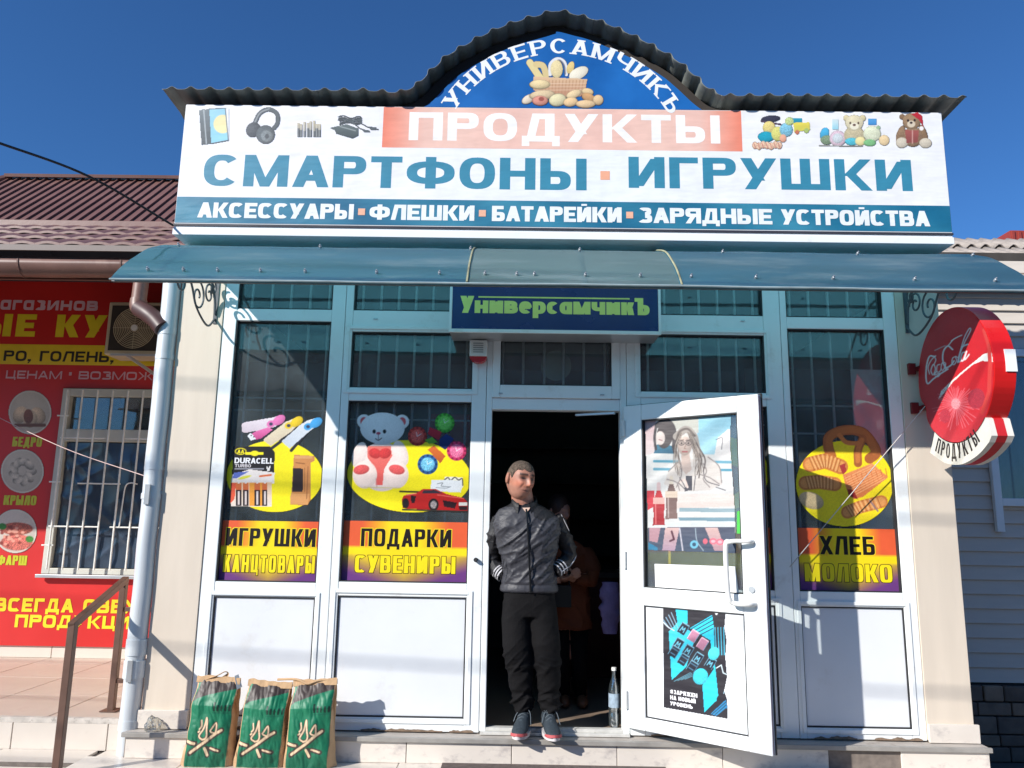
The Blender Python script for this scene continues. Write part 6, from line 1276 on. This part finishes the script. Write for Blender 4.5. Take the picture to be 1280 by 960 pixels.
# hair: cap over the skull with a broken hairline
b = MB(); n_, m_ = 80, 34; vs = []
for i in range(m_+1):
    for j in range(n_):
        ph = 2*math.pi*j/n_; fc = math.cos(ph)
        lim = 1.02-.0*fc if fc > .35 else (1.05+(.35-fc)*1.05); 
        if .05 < fc < .55: lim += .42*G(fc-.28, .16)
        lim += .09*noise.noise(Vector((math.cos(ph)*5, math.sin(ph)*5, 2)))+.06*noise.noise(Vector((math.cos(ph)*17, math.sin(ph)*17, 2)))-(.10*math.exp(-((abs(math.sin(ph))-.42)/.12)**2) if fc > 0 else 0)
        th = lim*i/m_; sn = math.sin(th); sn = sn**.87 if th < math.pi/2 else sn**.9; x, y, z = sn*math.sin(ph), -sn*math.cos(ph), math.cos(th)
        r = 1.035+.025*noise.noise(Vector((x*14, y*14, z*14)))+.02*noise.noise(Vector((x*34, y*34, z*34))); r = r if i < m_-2 else (1.012 if i < m_ else .97)
        jaw = max(0, -z); vs.append(hc+Rh@(Vector((x*.0785*r*(1-.22*jaw**1.5), y*.098*r*(1-.14*jaw), z*(.110 if z > 0 else .116)*r))*1.02))
b.add(vs, [(i*n_+j, (i+1)*n_+j, (i+1)*n_+(j+1) % n_, i*n_+(j+1) % n_) for i in range(m_) for j in range(n_)])
part('hair', b, mat('short_grey_brown_hair', L(70, 56, 47), .75, .5, 120, 1.0, 300, stretch=(1, 1, .35), col2=L(112, 94, 80)), MAN, 0, 180)
# jacket
JG = mat('grey_nylon', L(54, 54, 60), .5, .10, 14, .2, 38, spec=.4, stretch=(1, 1, 2.2)); JB = mat('black_knit', L(21, 20, 24), .6, .15, 30, .3, 90)
b = MB()
ring_loft(b, [(.078, .0, .800, .166, .105), (.078, .0, .81, .178, .118), (.078, 0, .86, .172, .114), (.075, 0, .93, .160, .108), (.070, -.005, 1.02, .166, .112), (.066, -.01, 1.10, .190, .124), (.062, -.01, 1.18, .205, .118), (.060, -.01, 1.24, .200, .100, -.02), (.054, -.012, 1.285, .165, .082, -.03), (.046, -.015, 1.315, .105, .070), (.042, -.02, 1.33, .080, .064)], 40, True, 2.3)
me = bake('jacket', b.mesh('jacket', JG), [('REMESH', dict(mode='VOXEL', voxel_size=.0065))], JG)
def jf(v, q):
    a = fold(v, 5, 13, -1.0 if v.x > .075 else .7, 1)*.012+fold(v, 9, 22, .8, 6)*.005+fold(v, 14, 30, -.5, 9)*.003
    hem = -.006*math.exp(-((v.z-.848)/.008)**2)+.0015*noise.noise(Vector((v.x*60, v.y*60, 1)))*(v.z < .85)
    return (a-.005)*min(1, max(0, (v.z-.84)/.05))*min(1, max(.25, (1.27-v.z)/.06))+hem
displace(me, jf); shade(me, 180); me.materials.append(JB)
me.polygons.foreach_set('material_index', [1 if (p.center.x > .095+.1*(1.30-p.center.z) and p.center.z > 1.245+.02*math.sin(p.center.x*30)) or p.center.z > 1.305 else 0 for p in me.polygons])
link('jacket', me, MAN)
def sleeve(pts, rs, seed):
    b = MB(); P_ = curve(pts, 8); k = len(P_); rr = [rs[0]+(rs[1]-rs[0])*min(1, 2*i/(k-1)) if i < k/2 else rs[1]+(rs[2]-rs[1])*(2*i/(k-1)-1) for i in range(k)]; b.tube(P_, rr, 24)
    me = bake('sleeve', b.mesh('sleeve', JB), [('REMESH', dict(mode='VOXEL', voxel_size=.006))], JB)
    displace(me, lambda v, q: fold(v, 9, 17, .6, seed)*.010+fold(v, 16, 26, -.7, seed+2)*.004-.004); shade(me, 180); o = link('sleeve', me, MAN); return o, P_, rr
oL, PL_, rL = sleeve([(-.100, .005, 1.235), (-.140, .025, 1.12), (-.152, .06, 1.0), (-.125, .035, .935), (-.078, .0, .895)], (.056, .046, .040), 3)
oR, PR_, rR = sleeve([(.222, .0, 1.245), (.275, .02, 1.15), (.318, .04, 1.045), (.292, .02, .975), (.232, -.03, .925)], (.060, .048, .040), 5)
STR = mat('white_stripe_tape', L(176, 174, 178), .6, .06)
def stripe(P_, rr, side, i0, i1, off=0.0, parent=None):
    b = MB(); q = []
    for i in range(i0, i1):
        t = (P_[min(i+1, len(P_)-1)]-P_[max(i-1, 0)]).normalized(); o_ = Vector((side, -.35+off, .1)); o_ = (o_-t*o_.dot(t)).normalized(); q.append(P_[i]+o_*(rr[i]+.003))
    b.tube(q, [(.0035, .002)]*len(q), 6); part('stripe', b, STR, parent, 0, True)
stripe(PR_, rR, 1, 0, 9, -.3, oR)
stripe(PR_, rR, 1, 18, len(PR_)-1, 0, oR)
for P_, rr, o_ in ((PL_, rL, oL), (PR_, rR, oR)):
    for k in (-2, -4, -6):
        c_ = P_[k]; t = (P_[k+1]-P_[k-1]).normalized(); b = MB(); b.tube([c_-t*.0045, c_+t*.0045], rr[k]+.0045, 22, cap=False); part('cuff_stripe', b, STR, o_)
# collar, zip, shirt
cb = MB(); NC = 36; vs = []
for k, (r1, r2, z_, fy) in enumerate(((.088, .072, 1.300, -.030), (.080, .068, 1.335, -.034), (.076, .066, 1.362, -.036), (.070, .060, 1.360, -.034), (.072, .060, 1.31, -.03))):
    for j in range(NC+1):
        a = -math.pi/2+math.radians(24)+(2*math.pi-math.radians(48))*j/NC; op = math.exp(-((min(j, NC-j))/4.5)**2)
        vs.append((.043+r1*math.cos(a)*(1+.10*op), fy+r2*math.sin(a)-.006*op, z_-.034*op+.02*max(0, math.sin(a))))
cb.add(vs, [(k*(NC+1)+j, k*(NC+1)+j+1, (k+1)*(NC+1)+j+1, (k+1)*(NC+1)+j) for k in range(4) for j in range(NC)]); part('collar', cb, JB, MAN, 0, 180)
zc = [(.055, -.098, 1.292), (.062, -.132, 1.22), (.070, -.137, 1.10), (.076, -.131, .98), (.082, -.125, .88), (.086, -.122, .805)]
b = MB(); b.tube(curve(zc, 8), [(.0065, .004)]*(8*5+1), 8); part('zip', b, mat('black_zip', L(18, 18, 20), .35), MAN, 0, True)
b = MB(); b.prism([(.030, -.094, 1.300), (.078, -.100, 1.302), (.056, -.108, 1.268)], (0, .02, 0)); part('undershirt', b, mat('pale_skin_neck', L(200, 168, 150), .6), MAN)
for P0 in ((-.105, .925), (.238, .93)):
    b = MB(); b.tube([(P0[0]+.03*(1 if P0[0] < 0 else -1), -.098, P0[1]+.07), (P0[0]+.012*(1 if P0[0] < 0 else -1), -.085, P0[1]-.05)], .0025, 6); part('pocket_seam', b, JB, MAN)
# trousers
TR = mat('black_sweat_cloth', L(15, 14, 16), .85, .12, 20, .35, 140, spec=.2); b = MB()
ring_loft(b, [(.082, 0, .66, .150, .100), (.082, 0, .74, .160, .108), (.080, 0, .815, .155, .105), (.078, 0, .86, .150, .10)], 32)
b.tube(curve([(.010, 0, .74), (.004, -.012, .62), (.012, -.025, .47), (.028, -.02, .36), (.040, .0, .24), (.052, .0, .165), (.054, .0, .125)], 5), [.092]*5+[.090]*5+[.085]*5+[.076]*5+[.062]*5+[.058]*3+[.052]*3, 26)
b.tube(curve([(.150, 0, .74), (.168, -.010, .62), (.184, -.02, .47), (.196, -.02, .36), (.202, .0, .24), (.208, .0, .165), (.208, .0, .12)], 5), [.093]*5+[.090]*5+[.084]*5+[.075]*5+[.062]*5+[.059]*3+[.054]*3, 26)
me = bake('trousers', b.mesh('trousers', TR), [('REMESH', dict(mode='VOXEL', voxel_size=.0065)), ('SMOOTH', dict(factor=.6, iterations=4))], TR)
def tf(v, q):
    k = math.exp(-((v.z-.40-.05*noise.noise(Vector((v.x*9, 1, 2))))/.06)**2)+1.4*math.exp(-((v.z-.17)/.07)**2)+.18
    return (fold(v, 5, 12, .9 if v.x < .1 else -.9, 12)*.013+fold(v, 9, 26, .3, 15)*.006)*k-.004
displace(me, tf); shade(me, 180); link('trousers', me, MAN)
# shoes
def shoe(ax, ay, tx, ty, z0, tag_toe, seed):
    A_ = Vector((ax, ay, z0)); T_ = Vector((tx, ty, z0)); d = (T_-A_); Ln = d.length; d.normalize(); sd = Vector((-d.y, d.x, 0)); UP = Vector((0, 0, 1))
    def shp(prof_, nm, m, zsh=0):
        b = MB(); n = 20; vs = []
        for (t, wd, h0, h1) in prof_:
            for j in range(n):
                a = 2*math.pi*j/n; c, s_ = math.cos(a), math.sin(a); zz = (h0+h1)/2+(h1-h0)/2*math.copysign(abs(s_)**.8, s_); vs.append(A_+d*Ln*t+sd*wd*math.copysign(abs(c)**.75, c)*(1-.25*max(0, s_))+UP*zz)
        k = len(prof_); b.add(vs, [(i*n+j, i*n+(j+1) % n, (i+1)*n+(j+1) % n, (i+1)*n+j) for i in range(k-1) for j in range(n)]+[tuple(reversed(range(n))), tuple((k-1)*n+j for j in range(n))]); return part(nm, b, m, MAN, 0, 60)
    up = shp([(-.22, .022, .02, .09), (-.18, .034, .018, .125), (-.05, .039, .018, .14), (.15, .038, .018, .132), (.35, .040, .018, .105), (.6, .045, .018, .080), (.8, .043, .018, .062), (.95, .034, .018, .046), (1.02, .018, .02, .036)], 'shoe', mat('blue_grey_mesh_shoe', L(44, 54, 62), .7, .3, 60, .5, 200))
    def sub(nm, b, m): part(nm, b, m, up, 0, 60)
    b = MB(); n = 28; vs = []
    for lv, (gz, g_) in enumerate(((0, 1.0), (.024, 1.04))):
        for j in range(n):
            a = 2*math.pi*j/n; c, s_ = math.cos(a), math.sin(a); t = .4+.64*c; wd = .046*(1+.12*c)*(1 if abs(c) < .8 else .9); vs.append(A_+d*Ln*t*1.0+sd*wd*s_*g_+UP*(gz+.01*max(0, c-.5)))
    b.add(vs, [(j, (j+1) % n, n+(j+1) % n, n+j) for j in range(n)]+[tuple(reversed(range(n))), tuple(n+j for j in range(n))]); sub('sole', b, mat('pale_sole', L(206, 200, 200), .6, .08))
    b = MB(); b.add([A_+d*Ln*t+sd*s_*w_+UP*zz for t, w_, zz in ((.72, .048, .018), (.9, .045, .02), (1.03, .026, .022), (1.055, .0, .024)) for s_ in (-1, 1)]+[A_+d*Ln*t+sd*s_*w_+UP*zz for t, w_, zz in ((.74, .047, .030), (.9, .043, .036), (1.02, .024, .038), (1.04, .0, .038)) for s_ in (-1, 1)],
                    [(0, 2, 10, 8), (2, 4, 12, 10), (4, 6, 14, 12), (1, 3, 11, 9), (3, 5, 13, 11), (5, 7, 15, 13)]); sub('toe_guard', b, mat('coral_rubber', L(176, 78, 80), .6, .06))
    b = MB()
    for i in range(5):
        t = .12+i*.10; hz = .128-i*.013; b.tube(curve([A_+d*Ln*(t-.03)+sd*.028+UP*(hz-.006), A_+d*Ln*t+UP*(hz+.010), A_+d*Ln*(t+.03)-sd*.028+UP*(hz-.006)], 4), .0032, 6)
    b.tube(curve([A_+d*Ln*.14+UP*.14, A_+d*Ln*.25+sd*.04+UP*.12, A_+d*Ln*.45+sd*.055+UP*.06], 5), .0028, 6); b.tube(curve([A_+d*Ln*.14+UP*.14, A_+d*Ln*.3-sd*.035+UP*.11, A_+d*Ln*.4-sd*.05+UP*.07], 5), .0028, 6)
    sub('lace', b, mat('grey_lace', L(84, 92, 98), .8))
    b = MB(); b.tube([A_+d*Ln*(-.12)+UP*.12, A_+d*Ln*.03+UP*.15], [(.028, .02), (.024, .012)], 10); sub('tongue', b, mat('shoe_tongue', L(84, 92, 96), .8))
shoe(.062, .0, .018, -.20, .0085, 0, 1); shoe(.196, -.005, .228, -.215, .0085, 0, 2)

# woman inside, half hidden behind the man
WO = thing('person', (.43, .62, 0), 'person in a long orange coat half hidden in the dark behind the man', 'person')
b = MB(); hw = Vector((.355, .60, 1.29)); Rw = head_mesh(b, hw, math.radians(40), math.radians(12), .86); b.tube([(.40, .62, 1.02), (.38, .61, 1.12), (.36, .61, 1.22)], [.06, .045, .045], 14)
ring_loft(b, [(.43, .62, .5, .11, .09), (.43, .62, .8, .12, .09), (.42, .62, 1.05, .11, .07), (.40, .62, 1.09, .05, .04)])
for sx in (-1, 1): b.tube([(.43+sx*.06, .62, .5), (.44+sx*.06, .61, .25), (.45+sx*.07, .62, .05)], [.07, .05, .035], 12)
b.tube([(.52, .62, 1.02), (.57, .55, .86), (.44, .47, .84)], [.035, .03, .024], 10); hand(b, (.44, .47, .84), (-.9, -.2, .05), 1); b.tube([(.33, .62, 1.02), (.30, .55, .86), (.38, .47, .84)], [.035, .03, .024], 10); hand(b, (.38, .47, .83), (.5, -.3, .3), -1)
SK2 = mat('skin_plain', L(196, 140, 118), .5, .06); me = bake('body', b.mesh('body', SK2), [('REMESH', dict(mode='VOXEL', voxel_size=.007))], SK2); shade(me, 180); link('body', me, WO)
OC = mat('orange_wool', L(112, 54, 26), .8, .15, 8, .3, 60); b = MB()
ring_loft(b, [(.43, .62, .50, .155, .12), (.43, .62, .65, .15, .12), (.43, .62, .82, .14, .11), (.42, .62, .98, .145, .10), (.41, .62, 1.06, .12, .08), (.40, .62, 1.10, .06, .05)], 28)
b.tube(curve([(.53, .62, 1.03), (.585, .575, .90), (.56, .52, .83), (.46, .47, .85)], 6), [.058]*7+[.05]*6+[.042]*6, 16); b.tube(curve([(.31, .62, 1.03), (.28, .56, .90), (.30, .50, .84), (.37, .47, .84)], 6), [.055]*7+[.048]*6+[.04]*6, 16)
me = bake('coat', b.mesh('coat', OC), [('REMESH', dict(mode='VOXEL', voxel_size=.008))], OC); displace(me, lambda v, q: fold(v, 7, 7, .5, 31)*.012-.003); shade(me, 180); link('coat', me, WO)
b = MB(); b.ball(hw+Vector((0, .015, .03)), .082, .095, .10, 20); b.tube([hw+Vector((.03, .05, .02)), hw+Vector((.04, .07, -.12))], [.06, .04], 12); part('hair', b, mat('dark_hair', L(70, 48, 38), .6, .3, 60), WO, 0, 180)
b = MB(); [b.tube([(x0_, .62, .52), (x0_+.01, .61, .28), (x0_+.015, .62, .06)], [.075, .055, .048], 14) for x0_ in (.37, .49)]; part('trousers', b, TR, WO, 0, 180)
for x0_ in (.385, .505):
    b = MB(); b.ball((x0_+.01, .56, .035), .04, .10, .04, 16); part('shoe', b, mat('tan_leather', L(120, 78, 56), .5, .1), WO, 0, 180)
b = MB(); b.box(.27, .43, .40, .46, .66, .80); b.tube(curve([(.28, .43, .80), (.26, .5, .95), (.31, .6, 1.09), (.40, .52, .95), (.42, .43, .80)], 6), .006, 6); tag(link('handbag', b.mesh('handbag', mat('black_leather', L(20, 20, 22), .4, .1), (.35, .43, .66)), None, (.35, .43, .66), .01), 'black shoulder bag held against the orange coat', 'handbag')
b = MB(); n = 30; vs = []
for j in range(n+1):
    for i in range(20): a = 2*math.pi*i/20; r = .035+.03*math.sin(math.pi*min(1, j/n*.7+.1)); vs.append((.625+r*math.cos(a)*(1+.3*noise.noise(Vector((a, j*.3, 1)))), .50+r*.6*math.sin(a), .50+.33*j/n))
b.add(vs, [(j*20+i, j*20+(i+1) % 20, (j+1)*20+(i+1) % 20, (j+1)*20+i) for j in range(n) for i in range(20)]); single('carrier_bag', b, mat('lilac_plastic', L(150, 130, 180), .5, .2, 12, .5, 30), 'lilac carrier bag hanging beside the orange coat', 'bag', (.625, .5, .50), smooth=60)

for o in (WO, bpy.data.objects['handbag']): o.location.x -= .06; o.location.y += .12   # she stands a little further back in the dark
